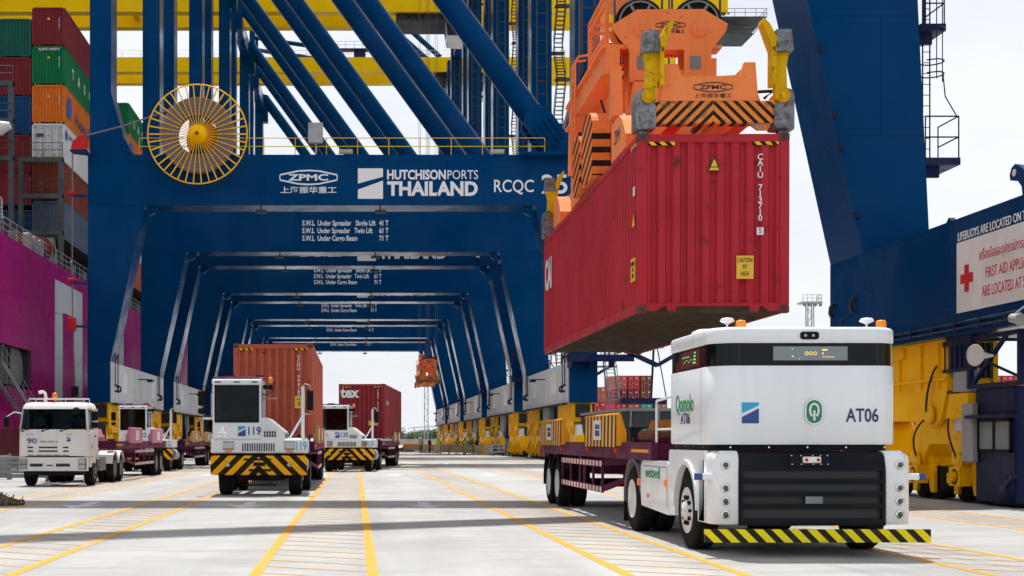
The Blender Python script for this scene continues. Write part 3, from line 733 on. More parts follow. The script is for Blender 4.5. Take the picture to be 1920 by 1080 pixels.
cn_pipe.tube([(XI-0.12,19.6,4.13),(XI-0.16,20.1,4.0),(XI-0.1,20.3,3.5),(XI-0.1,20.2,3.0)],0.05)
cn_pipe.build('conduit', NAVY, cn)
for y in (22.0,23.6): MB().tube([(XI-0.04,y,5.5),(XI-0.12,y+0.05,5.36),(XI-0.12,y+0.1,5.2),(XI-0.05,y+0.12,5.08)],0.06,8).build('cable_hook', CABLE, cn)
MB().tube([(XI-0.03,22.9,4.95),(XI-0.10,22.9,4.88),(XI-0.10,22.9,4.78),(XI-0.03,22.9,4.72)],0.035,6).build('cable_hook', CABLE, cn)
# access ladder and platforms on the outer side of the leg
yl = FR-0.03
def near_leg_platform(z, w=0.95):
    mb = MB().box(15.6,15.75+w,yl+0.05,yl+1.5,z-0.2,z); mb.box(15.55,15.75+w*0.5,yl+0.3,yl+0.42,z-0.5,z-0.2)
    railing(mb,[(15.75,yl+0.1,z),(15.72+w,yl+0.1,z),(15.72+w,yl+1.4,z)],1.15,0.9,0.022); return mb
near_leg_platform(9.3).build('ladder_platform', NAVY, cn)
near_leg_platform(13.0,0.55).build('ladder_platform', NAVY, cn)
cg = MB()
for x in (15.78,15.98): cg.cyl((x,yl+0.35,9.3),(x,yl+0.35,20),0.02,n=6)
for i in range(34): cg.cyl((15.78,yl+0.35,9.6+i*0.3),(15.98,yl+0.35,9.6+i*0.3),0.012,n=5)
for z in (11.6,11.95,12.85,13.9,14.6,15.4,16.2):
    cg.tube([(15.72,yl+0.4,z)]+[(15.92+0.32*math.sin(R(a)),yl+0.1+0.32*math.cos(R(a)),z) for a in range(-40,200,24)]+[(15.7,yl-0.1,z)],0.02,5)
for x,y in ((16.22,0.1),(15.92,-0.22)): cg.cyl((x,yl+y,11.4),(x,yl+y,16.5),0.015,n=5)
cg.tube([(16.24,yl+0.1,11.6),(16.3,yl+0.1,11.0),(16.62,yl+0.1,10.45)],0.018,5)
cg.build('caged_ladder', NAVY, cn)
# hinged edge strip on the leg face
es = MB()
for z, y in ((7.6,-0.06),(9.5,-0.06),(10.4,-0.06),(12.2,-0.06)):
    x = XRi-0.2201*(z-ZS1); es.box(x-0.1,x+0.08,FR-0.12,FR-0.0,z,z+0.16)
es.build('edge_fitting', NAVY, cn)
# operator check cabin and frame beside the near bogie
kb = empty('check_cabin', (-0.70,-1.42,-0.03), parent=cn)
MB().bbox(15.1,17.2,15.3,17.15,0.12,2.72,0.03).build('cabin_body', NAVY, kb)
wf = MB(); xw = 15.1
wf.box(xw-0.05,xw,15.42,17.0,1.25,1.32).box(xw-0.05,xw,15.42,17.0,1.94,2.0).box(xw-0.05,xw,15.42,15.49,1.25,2.0).box(xw-0.05,xw,16.93,17.0,1.25,2.0).box(xw-0.05,xw,16.18,16.24,1.25,2.0)
wf.build('window_frame', BLACK, kb)
for y0_, y1_ in ((15.49,16.18),(16.24,16.93)): MB().box(xw-0.02,xw-0.005,y0_,y1_,1.32,1.94).build('pane', flat('cabin_pane',(0.25,0.30,0.31),0.12) if 'cabin_pane' not in MATS else MATS['cabin_pane'], kb)
MB().prism([(15.25,2.02),(17.18,2.02),(17.18,2.1),(15.25,2.1)],'x',14.85,15.12).build('window_hood', NAVY, kb)
MB().lathe([(0.02,-0.08),(0.26,-0.08),(0.3,0),(0.02,0.06)],(15.05,15.5,0.45),'x',20).beam((15.0,15.5,0.5),(14.95,15.05,0.75),0.12).beam((15.0,15.5,0.3),(15.0,16.0,0.28),0.05).build('cabin_latch', NAVY, kb)
fb = MB()
for (x,y) in ((15.05,14.95),(15.05,17.3),(16.6,14.95),(16.6,17.3)): fb.box(x-0.06,x+0.06,y-0.06,y+0.06,2.72,3.93)
fb.box(16.55,16.65,14.9,17.35,3.83,3.92).box(15.0,16.65,14.9,15.0,3.84,3.91).box(15.0,16.65,17.25,17.35,3.84,3.91).box(15.0,15.1,14.9,17.35,2.72,2.82).box(15.0,15.1,14.9,17.35,3.83,3.93).beam((15.05,17.2,2.8),(15.05,15.5,3.9),0.08).beam((15.05,15.0,2.9),(15.05,17.2,3.5),0.05)
fb.build('support_frame', NAVY, kb)
MB().lathe([(0.03,0.0),(0.05,0.12),(0.09,0.3),(0.24,0.5),(0.25,0.52),(0.2,0.5)],(0,0,0),'x',20).build('horn_speaker', WHITE_D, kb, (15.0,16.1,3.42), (0,0,R(200)))
MB().cyl((13.75,12.7,4.05),(13.75,12.4,4.0),0.10,n=16).cyl((13.75,12.4,4.0),(13.75,12.33,3.99),0.13,n=16).beam((13.75,12.6,4.1),(14.0,12.6,4.3),0.06).build('floodlight', GALV, cn)
MB().bbox(14.24,14.38,15.55,16.1,0.98,2.35,0.02).build('grey_cabinet', GALV, cn)
MB().bbox(14.3,14.56,15.85,16.7,2.62,3.2,0.03).build('junction_cabinet', GALV, cn)
MB().prism([(15.8,2.02),(17.0,2.02),(16.8,2.6),(15.85,2.6)],'x',14.27,14.62).build('drive_cover', YEL, cn)
gr = MB()
for i in range(6): gr.box(14.3,14.4,15.75+i*0.26,15.85+i*0.26,3.2,3.93)
gr.box(14.28,14.42,15.7,17.2,3.12,3.2).box(14.28,14.42,15.7,17.2,3.75,3.94).build('guard_grille', NAVY, cn)
hoses(cn, 14.925, FR+1.1-2.3)
MB().box(14.36,15.45,17.4,23.4,3.3,3.94).build('bogie_cross_head', YEL, cn)
# ================================================================== containers
def cpaint(name, rgb, rust=0.25, **k):
    return paint(name, rgb, 0.5, 0.22, 1.1, 0.30, rust=rust, dirtcol=tuple(c*0.45+0.012 for c in rgb), **k)
C_RED = cpaint('container_red', (0.44,0.030,0.042), 0.24)
C_BRICK = cpaint('container_brick', (0.44,0.105,0.066), 0.35)
C_PLUM = cpaint('container_plum', (0.27,0.036,0.046), 0.2)
C_MAROON = cpaint('container_maroon', (0.19,0.025,0.035))
C_GREEN = cpaint('container_green', (0.008,0.16,0.055))
C_DGREEN = cpaint('container_dark_green', (0.012,0.10,0.075))
C_ORANGE = cpaint('container_orange', (0.66,0.17,0.025))
C_WHITE = cpaint('container_white', (0.66,0.67,0.66), 0.3)
C_BLUE = cpaint('container_blue', (0.012,0.06,0.17))
C_BROWN = cpaint('container_brown', (0.20,0.045,0.028), 0.35)
C_GBLUE = cpaint('container_grey_blue', (0.10,0.13,0.18))
C_TEAL = cpaint('container_teal', (0.04,0.33,0.28))
UNDER = paint('container_underside', (0.12,0.095,0.07), 0.6, 0.5, 2.5, 0.2, rust=0.4, dirtcol=(0.03,0.022,0.016))
CASTING = paint('corner_casting', (0.15,0.045,0.045), 0.55, 0.5, 4, 0.2, rust=0.5)
CL, CWd, CHt = 12.19, 2.438, 2.896
TAPE = stripes('container_tape', (0.85,0.55,0.02), (0.012,0.012,0.012), (1,1,1), 0.17, 0.5, dirt=0.2)
YSTICK = flat('yellow_sticker', (0.80,0.47,0.02), 0.5)

def corr_profile(L_, n, depth, flat_out=0.30, slope=0.18):
    """[(t, inward offset)] along a corrugated wall of n ribs"""
    p = L_/n; out = [(0,0)]
    for i in range(n):
        a = i*p; out += [(a+p*flat_out*0.5,0),(a+p*(flat_out*0.5+slope),depth),(a+p*(1-flat_out*0.5-slope),depth),(a+p*(1-flat_out*0.5),0)]
    return out+[(L_,0)]
def side_mesh(s, n=43, depth=0.048):
    mb = MB(); pr = corr_profile(CL-0.32, n, depth); x = s*(CWd/2-0.012)
    for (a,d0),(b,d1) in zip(pr,pr[1:]):
        q = [(x-s*d0,0.16+a,0.15),(x-s*d1,0.16+b,0.15),(x-s*d1,0.16+b,CHt-0.09),(x-s*d0,0.16+a,CHt-0.09)]
        mb.poly(q if s > 0 else q[::-1])
    return mb
def end_mesh(y, sgn, n=9, depth=0.065):
    mb = MB(); pr = corr_profile(CWd-0.30, n, depth, 0.46, 0.13)
    for (a,d0),(b,d1) in zip(pr,pr[1:]):
        xa, xb = -CWd/2+0.15+a, -CWd/2+0.15+b
        q = [(xa,y+sgn*d0,0.15),(xb,y+sgn*d1,0.15),(xb,y+sgn*d1,CHt-0.12),(xa,y+sgn*d0,CHt-0.12)]
        mb.poly(q)
    return mb
def frame_mesh():
    mb = MB(); W = CWd/2
    for s in (-1,1):
        for y0, y1 in ((0,0.17),(CL-0.17,CL)): mb.bbox(min(s*W,s*(W-0.15)),max(s*W,s*(W-0.15)),y0,y1,0.12,CHt-0.12,0.012)
        mb.box(min(s*W,s*(W-0.08)),max(s*W,s*(W-0.08)),0.17,CL-0.17,CHt-0.10,CHt-0.01)
        mb.box(min(s*W,s*(W-0.06)),max(s*W,s*(W-0.06)),0.17,CL-0.17,0.02,0.16)
    for y0, y1 in ((0.004,0.12),(CL-0.12,CL-0.004)):
        mb.box(-W+0.14,W-0.14,y0,y1,CHt-0.14,CHt-0.01)
    for y0, y1 in ((0.004,0.10),(CL-0.10,CL-0.004)):
        mb.prism([(-W+0.14,0.16),(-W+0.14,0.03),(-W+0.30,0.03),(-W+0.42,0.11),(-0.75,0.11),(-0.72,0.03),(-0.62,0.03),(-0.58,0.11),(0.58,0.11),(0.62,0.03),(0.72,0.03),(0.75,0.11),(W-0.42,0.11),(W-0.30,0.03),(W-0.14,0.03),(W-0.14,0.16)],'y',y0,y1)
    mb.box(-W+0.06,W-0.06,0.1,CL-0.1,CHt-0.07,CHt-0.03)
    return mb
def floor_mesh():
    mb = MB(); W = CWd/2-0.07
    mb.box(-W,W,0.1,CL-0.1,0.13,0.16)
    for i in range(38): mb.box(-W,W,0.35+i*0.305,0.40+i*0.305,0.03,0.131)
    return mb
def casting_mesh():
    mb = MB().bbox(-0.085,0.085,-0.09,0.09,-0.06,0.06,0.012)
    mb.mat(1).cyl((-0.01,-0.0905,0),(-0.01,-0.0915,0),0.035,n=12).cyl((-0.0855,0,0),(-0.0865,0,0),0.035,n=12)
    return mb
def make_container(detail=2):
    c = empty('shipping_container')
    side_mesh(-1, 43 if detail>1 else 24).build('side_panel', C_RED, c); side_mesh(1, 43 if detail>1 else 24).build('side_panel', C_RED, c)
    end_mesh(0.03, 1, 9).build('end_panel', C_RED, c)
    end_mesh(CL-0.03, -1, 9).build('end_panel', C_RED, c)
    frame_mesh().build('frame', C_RED, c)
    floor_mesh().build('floor', UNDER, c)
    if detail > 1:
        cm = None
        for x in (-CWd/2+0.083, CWd/2-0.083):
            for y in (0.087, CL-0.087):
                for z in (0.06, CHt-0.06):
                    if cm is None: o = casting_mesh().build('corner_casting', [CASTING, BLACK_T], c, (x,y,z)); cm = o.data
                    else: o = link('corner_casting', cm, c, (x,y,z))
    return c
def colour(c, m, keep=('floor','corner_casting','lettering','tape','sticker','emblem','door_gear')):
    for o in c.children:
        if o.name.split('.')[0] not in keep and o.data: set_mat(o, 0, m)
proto2 = make_container(2); proto1 = make_container(1)
def container(loc, m, label, group=None, detail=2, rz=0, rx=0):
    c = copy_tree(proto2 if detail > 1 else proto1); c.location = loc; c.rotation_euler = (rx,0,rz); colour(c, m)
    return tag(c, label, 'container', group)
def tape(c):
    for x in (-1.05,0.62): MB().box(x,x+0.42,0.0-0.003,0.002,CHt-0.19,CHt-0.135).build('tape', TAPE, c)
    MB().box(-CWd/2-0.003,-CWd/2+0.002,0.18,0.60,CHt-0.165,CHt-0.105).build('tape', TAPE, c)

# ================================================================== ship
HULL = paint('hull_magenta', (0.36,0.004,0.155), 0.24, 0.3, 0.2, 0.5, dirtcol=(0.33,0.02,0.16), bump=0.14)
HULL_W = paint('hull_white_letter', (0.52,0.56,0.58), 0.4, 0.15, 0.4, 0.3, dirtcol=(0.3,0.3,0.33))
BOOT = paint('boot_topping', (0.13,0.015,0.03), 0.5, 0.3, 0.3, 0.4)
LASH = paint('lashing_grey', (0.085,0.09,0.095), 0.5, 0.25, 1.2, 0.3, dirtcol=(0.05,0.04,0.03))
ship = empty('container_ship', (-21.5,0,0))
tag(ship, 'magenta hulled container ship moored along the quay', 'ship')
ZD = 14.1
OY0, OY1, OZ0, OZ1 = 72, 87.6, 4.95, 7.4       # shell door opening
hm = MB()
for (y0,y1,z0,z1) in ((40,OY0,2.2,ZD),(OY1,260,2.2,ZD),(OY0,OY1,OZ1,ZD),(OY0,OY1,2.2,OZ0)): hm.poly([(0,y0,z0),(0,y1,z0),(0,y1,z1),(0,y0,z1)])
hm.poly([(-26,40,ZD-0.01),(0,40,ZD-0.01),(0,260,ZD-0.01),(-26,260,ZD-0.01)]).poly([(0,40,-4),(-26,40,-4),(-26,40,ZD),(0,40,ZD)]).poly([(0,260,-4),(0,260,ZD),(-26,260,ZD),(-26,260,-4)])
hm.mat(1).poly([(0,40,-4),(0,260,-4),(0,260,2.2),(0,40,2.2)])
hull = hm.build('hull', [HULL, BOOT], ship)
ws = MB()
for z in (10.6, 7.4): ws.box(-0.01,0.012,40,260,z,z+0.035)
for k in range(24): ws.box(-0.01,0.010,42+k*9,42.04+k*9,2.2,ZD-0.05)
ws.build('weld_seam', HULL, hull)
op = MB(); op.box(-3,-2.9,OY0,OY1,OZ0-0.2,OZ1+0.2).box(-2.9,0,OY0,OY1,OZ0-0.15,OZ0-0.001).box(-2.9,-0.002,OY0,OY1,OZ1+0.001,OZ1+0.1)
op.box(-2.9,-0.01,OY1-0.01,OY1+0.1,OZ0,OZ1)
op.build('door_recess', DGREY, hull)
fr = MB()
for i in range(9): fr.box(-0.9,-0.6,73+i*1.35,73.25+i*1.35,OZ0,OZ1)
fr.box(-1.2,-1.1,OY0,85,OZ0+1.3,OZ0+1.4)
fr.build('recess_frame', GREY, hull)
rd = MB(); rr = [(0.0,0.0)]
for a in range(0,181,12): rr.append((OY1-1.4+1.3*math.sin(R(a)), 6.17+1.2*math.cos(R(a))))
MB().prism([(OY1-3.2,OZ0),(OY1-3.2,OZ1)]+rr[1:],'x',-0.6,-0.5).build('door_leaf', GREY, hull)
cap = MB()
for z0, z1, s in ((OZ1,OZ1+0.001,1),): pass
# white letters painted on the hull: two tall blocks
def letter(pts, name='hull_letter'):
    MB().prism(pts,'x',0.0,0.012).build(name, HULL_W, hull)
letter([(94.5,2.4),(97.0,2.4),(97.0,10.85),(101.0,10.85),(101.0,2.4),(104.0,2.4),(104.0,13.0),(94.5,13.0)])
letter([(109,2.4),(111.5,2.4),(111.5,13),(109,13)])
letter([(114,2.4),(116.4,2.4),(116.4,13),(114,13)])
letter([(120,2.4),(122.5,2.4),(122.5,13),(120,13)])
rl = MB(); railing(rl, [(-0.15,70,ZD),(-0.15,200,ZD)],1.15,1.6,0.03,2); rl.build('deck_rail', GALV, ship)
co = MB().box(-25,-2.2,70,240,ZD,16.3)
co.build('hatch_coaming', DGREY, ship)
bm_ = None
for i in range(30):
    if bm_ is None: o = MB().bbox(-0.3,0.3,0,0.9,0,0.85,0.06).build('deck_fitting', GREY, ship, (-0.6,72,ZD)); bm_ = o.data
    else: link('deck_fitting', bm_, ship, (-0.6,72+i*4.3,ZD))
# cable drum and mooring gear by the rail
MB().lathe([(0.05,-0.5),(0.95,-0.5),(0.95,-0.4),(0.35,-0.4),(0.35,0.4),(0.95,0.4),(0.95,0.5),(0.05,0.5)],(-0.9,94.0,15.0),'y',20).build('cable_drum', paint('drum_red',(0.22,0.04,0.03),0.6,0.4,3,0.2,rust=0.4), ship)
MB().box(-1.9,-1.3,92.2,92.5,14.2,15.9).build('drum_stand', HAZ_YB, ship)
for y in (88,89.6,91.2): MB().bbox(-0.7,-0.2,y,y+0.9,ZD,ZD+1.2,0.05).build('deck_locker', GALV, ship)
MB().prism([(93.4,14.1),(96.0,14.1),(95.4,15.2),(94.9,15.9),(94.2,15.9)],'x',-0.6,-0.1).build('chock', GREY, ship)
# lashing bridges
def bridge(y, zt, x1=-0.1, n=2, name='lashing_bridge'):
    b = empty(name, parent=ship)
    W = 2.95
    for i in range(n+1):
        x = x1-i*W
        MB().box(x-0.34,x,y-0.9,y-0.5,ZD,zt).build('post', LASH, b)
    for z in (zt-0.35, zt-3.05, zt-5.75):
        if z > ZD: MB().box(x1-n*W-0.34,x1,y-0.92,y-0.48,z,z+0.35).build('cross_beam', LASH, b)
    r_ = MB()
    for z in (zt, zt-2.7, zt-5.4): railing(r_, [(x1-n*W,y-0.95,z),(x1,y-0.95,z)],1.05,1.4,0.03)
    for i in range(n): 
        for k in range(8): r_.box(x1-i*W-1.9,x1-i*W-1.5,y-1.0,y-0.97,zt-5+k*0.5,zt-4.94+k*0.5)
    r_.build('bridge_rail', LASH, b)
    return b
bridge(98.6, 22.4, -0.15, 1)
bridge(96.2, 27.4, -3.2, 2)
for y in (112.6, 126.6, 140.6, 154.6): bridge(y, 22.4, -0.15, 2)
# white crane-like deck crane head and ladder near the image edge
MB().bbox(-6.6,-4.6,93.5,95,20.8,22.4,0.1).cyl((-5.6,94.2,22.4),(-3.6,94.2,23.9),0.35).cyl((-3.9,94.2,23.7),(-3.1,94.2,23.9),0.55,0.25).build('deck_crane', WHITE_D, ship)
dp = MB().box(-6.5,-4.0,94,95.4,17.2,17.5); railing(dp,[(-6.5,94,17.5),(-4.0,94,17.5),(-4.0,95.4,17.5)],1.4,0.7,0.05); dp.cyl((-5.4,94.7,14.2),(-5.4,94.7,17.2),0.2)
dp.build('white_platform', WHITE_D, ship)
lt = MB()
for x in (-6.2,-5.7): lt.box(x-0.04,x+0.04,93.0,93.08,ZD,20)
for i in range(18): lt.box(-6.2,-5.7,93.02,93.06,ZD+0.3+i*0.32,ZD+0.36+i*0.32)
lt.build('deck_ladder', GALV, ship)

XA = -23.02
def ship_box(x, y, z, m, label, grp='containers stacked on the ship'):
    return container((x,y,z), m, label, grp, 1)
T = 2.9
tiersA = [('maroon container on top of the ship stack beside the blue leg',C_MAROON),('green container with wide white letters below the top maroon one',C_GREEN),
          ('orange container with blue mark in the third tier of the ship stack',C_ORANGE),('white refrigerated container resting above the grey lashing bridge',C_WHITE),
          ('rusty brown container behind the upper opening of the lashing bridge',C_BROWN),('grey blue container lowest in the ship stack beside the rail',C_GBLUE)]
stackA = []
for i, (lb, m) in enumerate(tiersA): stackA.append(ship_box(XA, 99, 33.9-T*(i+1), m, lb))
tiersB = [('dark green container topping the shorter stack at the picture edge',C_DGREEN),('maroon container below the dark green one at the picture edge',C_MAROON),
          ('blue container third down in the stack at the picture edge',C_BLUE),('maroon container below the blue one at the picture edge',C_MAROON),
          ('dark red container behind the grey posts at the picture edge',C_PLUM)]
for i, (lb, m) in enumerate(tiersB): ship_box(XA-2.5, 99, 33.05-T*(i+1), m, lb)
ship_box(XA-2.5, 99, 16.3, C_BLUE, 'dark blue container lowest behind the grey posts at the picture edge')
tiersC = [C_GREEN, C_ORANGE, C_MAROON, C_BLUE, C_WHITE, C_BRICK]
lab2 = ['green container with white letters seen between leg and cable reel','orange container under the green one between leg and cable reel','maroon container hidden low behind the crane portal beam',
        'blue container low behind the crane portal beam','white container in the slit beside the slanted crane leg','brick red container just above the hull in the slit beside the slanted leg']
stackC = []
for i, m in enumerate(tiersC): stackC.append(ship_box(XA, 127, 33.9-T*(i+1), m, lab2[i]))
for i, m in enumerate((C_MAROON, C_GREEN, C_BRICK)): ship_box(XA, 141, 16.5+T*i, m, ('maroon','green','brick red')[i]+' container in the far low stack on the ship')
for i, m in enumerate((C_BLUE, C_BROWN)): ship_box(XA, 113, 16.5+T*i, m, ('blue','brown')[i]+' container between the ship bays behind the crane leg')
sx = CWd/2+0.004
for k_, ch in enumerate('TASCO'): text('lettering',ch,WHITE_T,stackA[1],(sx,3.0+k_*2.15,1.5),1.05,'+x',None,0.035)
text('lettering','Hapag-Lloyd',BLACK_T if False else flat('navy_lettering',(0.02,0.04,0.14)),stackA[2],(sx,7.6,1.2),1.25,'+x',7.6,0.012)
NAVY_T = MATS['navy_lettering']; BLUE_T = flat('blue_lettering',(0.02,0.07,0.42),0.5)
MB().prism([(1.0,0.7),(2.0,0.7),(2.6,1.4),(2.2,2.3),(1.2,2.3),(0.8,1.4)],'x',sx,sx+0.006).build('emblem', BLUE_T, stackA[2])
for k_, ch in enumerate('UASC'): text('lettering',ch,WHITE_T,stackC[0],(sx,3.2+k_*2.4,1.45),1.1,'+x',None,0.035)
text('lettering','HLCU 104',NAVY_T,stackC[1],(sx,7.3,1.3),1.3,'+x',8.2,0.02)
MB().prism([(0.8,0.7),(2.4,0.7),(2.4,2.3),(0.8,2.3)],'x',sx,sx+0.006).build('emblem', BLUE_T, stackC[1])
for c_ in (stackA[0], stackA[1], stackA[2]):
    MB().box(-0.05,0.12,-0.004,0.002,1.95,2.1).build('sticker', YSTICK, c_)
    text('lettering','TCKU 10362 2',WHITE_T,c_,(0.82,-0.004,1.7),0.14,'-y').rotation_euler = (R(90),R(90),0)
text('lettering','KLINE ORIENT',WHITE_T,stackA[1],(0.1,-0.004,2.65),0.24,'-y',1.6,0.01)
text('lettering','CONTAINER',NAVY_T,stackA[3],(sx,2.6,2.2),0.5,'+x',2.8,0.01)
MB().prism([(0.5,1.8),(1.0,1.8),(1.1,2.3),(0.7,2.6),(0.4,2.3)],'x',sx,sx+0.006).build('emblem', BLUE_T, stackA[3])
dg = MB()
for x in (-0.85,-0.3,0.3,0.85): dg.cyl((x,-0.06,0.2),(x,-0.06,2.75),0.03,n=6)
for x in (-1.0,0.02,0.98):
    for z in (0.4,1.2,2.0,2.6): dg.box(x-0.08,x+0.08,-0.05,0.0,z,z+0.06)
dg.build('door_gear', GALV, stackA[3])
for x, z in ((-0.4,0.5),(0.35,0.45),(0.9,0.45)): MB().box(x,x+0.22,-0.02,-0.01,z,z+0.22).build('sticker', YSTICK, stackA[3])
MB().box(-0.9,-0.3,-0.02,-0.01,1.9,2.15).build('emblem', NAVY_T, stackA[3])

# accommodation ladder leaning against the hull
gw = empty('gangway', (-20.6,80,0)); tag(gw, 'steel gangway stair sloping along the magenta hull', 'gangway')
a0, a1 = Vector((0,-4.5,5.9)), Vector((0,8.3,1.0))
for x in (-0.45,0.45): MB().beam(a0+Vector((x,0,0)),a1+Vector((x,0,0)),0.07,0.35).build('stringer', GREY, gw)
st = None
for i in range(26):
    p = a0+(a1-a0)*(i+0.5)/26
    if st is None: st = MB().box(-0.42,0.42,-0.13,0.13,-0.02,0.02).build('tread', GREY, gw, p)
    else: link('tread', st.data, gw, p)
hr = MB()
for x in (-0.45,0.45):
    for h in (0.55,1.05): hr.cyl(a0+Vector((x,0,h)),a1+Vector((x,0,h)),0.025,n=6)
    for i in range(9):
        p = a0+(a1-a0)*i/8+Vector((x,0,0)); hr.cyl(p,p+Vector((0,0,1.05)),0.025,n=6)
hr.build('handrail', GREY, gw)
MB().box(-0.6,0.6,8.4,9.6,0.9,1.0).box(-0.5,-0.4,8.6,8.7,0.0,0.9).box(0.4,0.5,8.6,8.7,0,0.9).box(-0.5,-0.4,9.4,9.5,0,0.9).box(0.4,0.5,9.4,9.5,0,0.9).build('landing', GREY, gw)
# ================================================================== wheels
def tyre_mesh(r=0.52, w=0.30):
    mb = MB(); h = w/2
    mb.lathe([(r*0.56,-h*0.9),(r*0.62,-h),(r*0.86,-h*1.02),(r*0.97,-h*0.86),(r,-h*0.7),(r,h*0.7),(r*0.97,h*0.86),(r*0.86,h*1.02),(r*0.62,h),(r*0.56,h*0.9)],(0,0,0),'x',36)
    for i in range(36):                                                 # tread blocks
        t = 2*math.pi*i/36; k0 = len(mb.v)
        mb.box(-h*0.68,h*0.68,-0.022,0.022,r-0.01,r+0.008)
        mb.move(k0, lambda v, t=t: (v.x, v.y*math.cos(t)-v.z*math.sin(t), v.y*math.sin(t)+v.z*math.cos(t)))
    return mb
def rim_mesh(r=0.52, w=0.30, steer=True):
    """outer face towards -x"""
    mb = MB(); h = w/2
    if steer: pr = [(r*0.60,-h*0.92),(r*0.60,-h*1.02),(r*0.565,-h*1.02),(r*0.53,-h*0.70),(r*0.47,-h*0.66),(r*0.30,-h*0.95),(r*0.25,-h*0.95),(r*0.22,-h*1.25),(r*0.02,-h*1.3)]
    else: pr = [(r*0.60,-h*0.92),(r*0.60,-h*1.03),(r*0.55,-h*1.03),(r*0.52,h*0.0),(r*0.40,h*0.5),(r*0.25,h*0.45),(r*0.24,-h*0.5),(r*0.18,-h*0.7),(r*0.02,-h*0.75)]
    mb.lathe(pr,(0,0,0),'x',32)
    return mb
def rim_bolts(r, w, n=10, rad=0.32, x=-0.7, size=0.022, long=0.05):
    mb = MB(); h = w/2
    for i in range(n):
        t = 2*math.pi*i/n; y, z = r*rad*math.cos(t), r*rad*math.sin(t)
        mb.cyl((x*h,y,z),(x*h-long,y,z),size,n=8)
    return mb
def rim_holes(r, w, n=10, rad=0.47, x=-0.52):
    mb = MB(); h = w/2
    for i in range(n):
        t = 2*math.pi*(i+0.5)/n; y, z = r*rad*math.cos(t), r*rad*math.sin(t)
        mb.cyl((x*h-0.03,y,z),(x*h-0.02,y,z),0.03,n=10)
    return mb
WM = {}
def wheel(parent, x, y, r=0.52, w=0.30, side=-1, steer=True, rim=None, name='wheel', detail=True):
    key = (r, w, steer)
    if key not in WM:
        WM[key] = [tyre_mesh(r,w), rim_mesh(r,w,steer), rim_bolts(r,w,10,0.36 if steer else 0.32,-0.85 if steer else 0.3), rim_holes(r,w) if steer else None, {}]
    tm, rm, bm, hm, cache = WM[key]
    rim = rim or RIM
    if 'o' not in cache:
        t = tm.build(name, RUBBER, parent); cache['o'] = t.data
        r_ = rm.build('rim', rim, t); cache['r'] = r_.data
        b_ = bm.build('wheel_nuts', CHASSIS, t); cache['b'] = b_.data
        ks = [r_, b_]
        if hm: h_ = hm.build('rim_holes', BLACK_T, t); cache['h'] = h_.data
    else:
        t = link(name, cache['o'], parent); r_ = link('rim', cache['r'], t); link('wheel_nuts', cache['b'], t)
        if hm: link('rim_holes', cache['h'], t)
    set_mat(r_, 0, rim)
    t.location = (x, y, r); t.rotation_euler = (0, 0, 0 if side < 0 else math.pi)
    return t

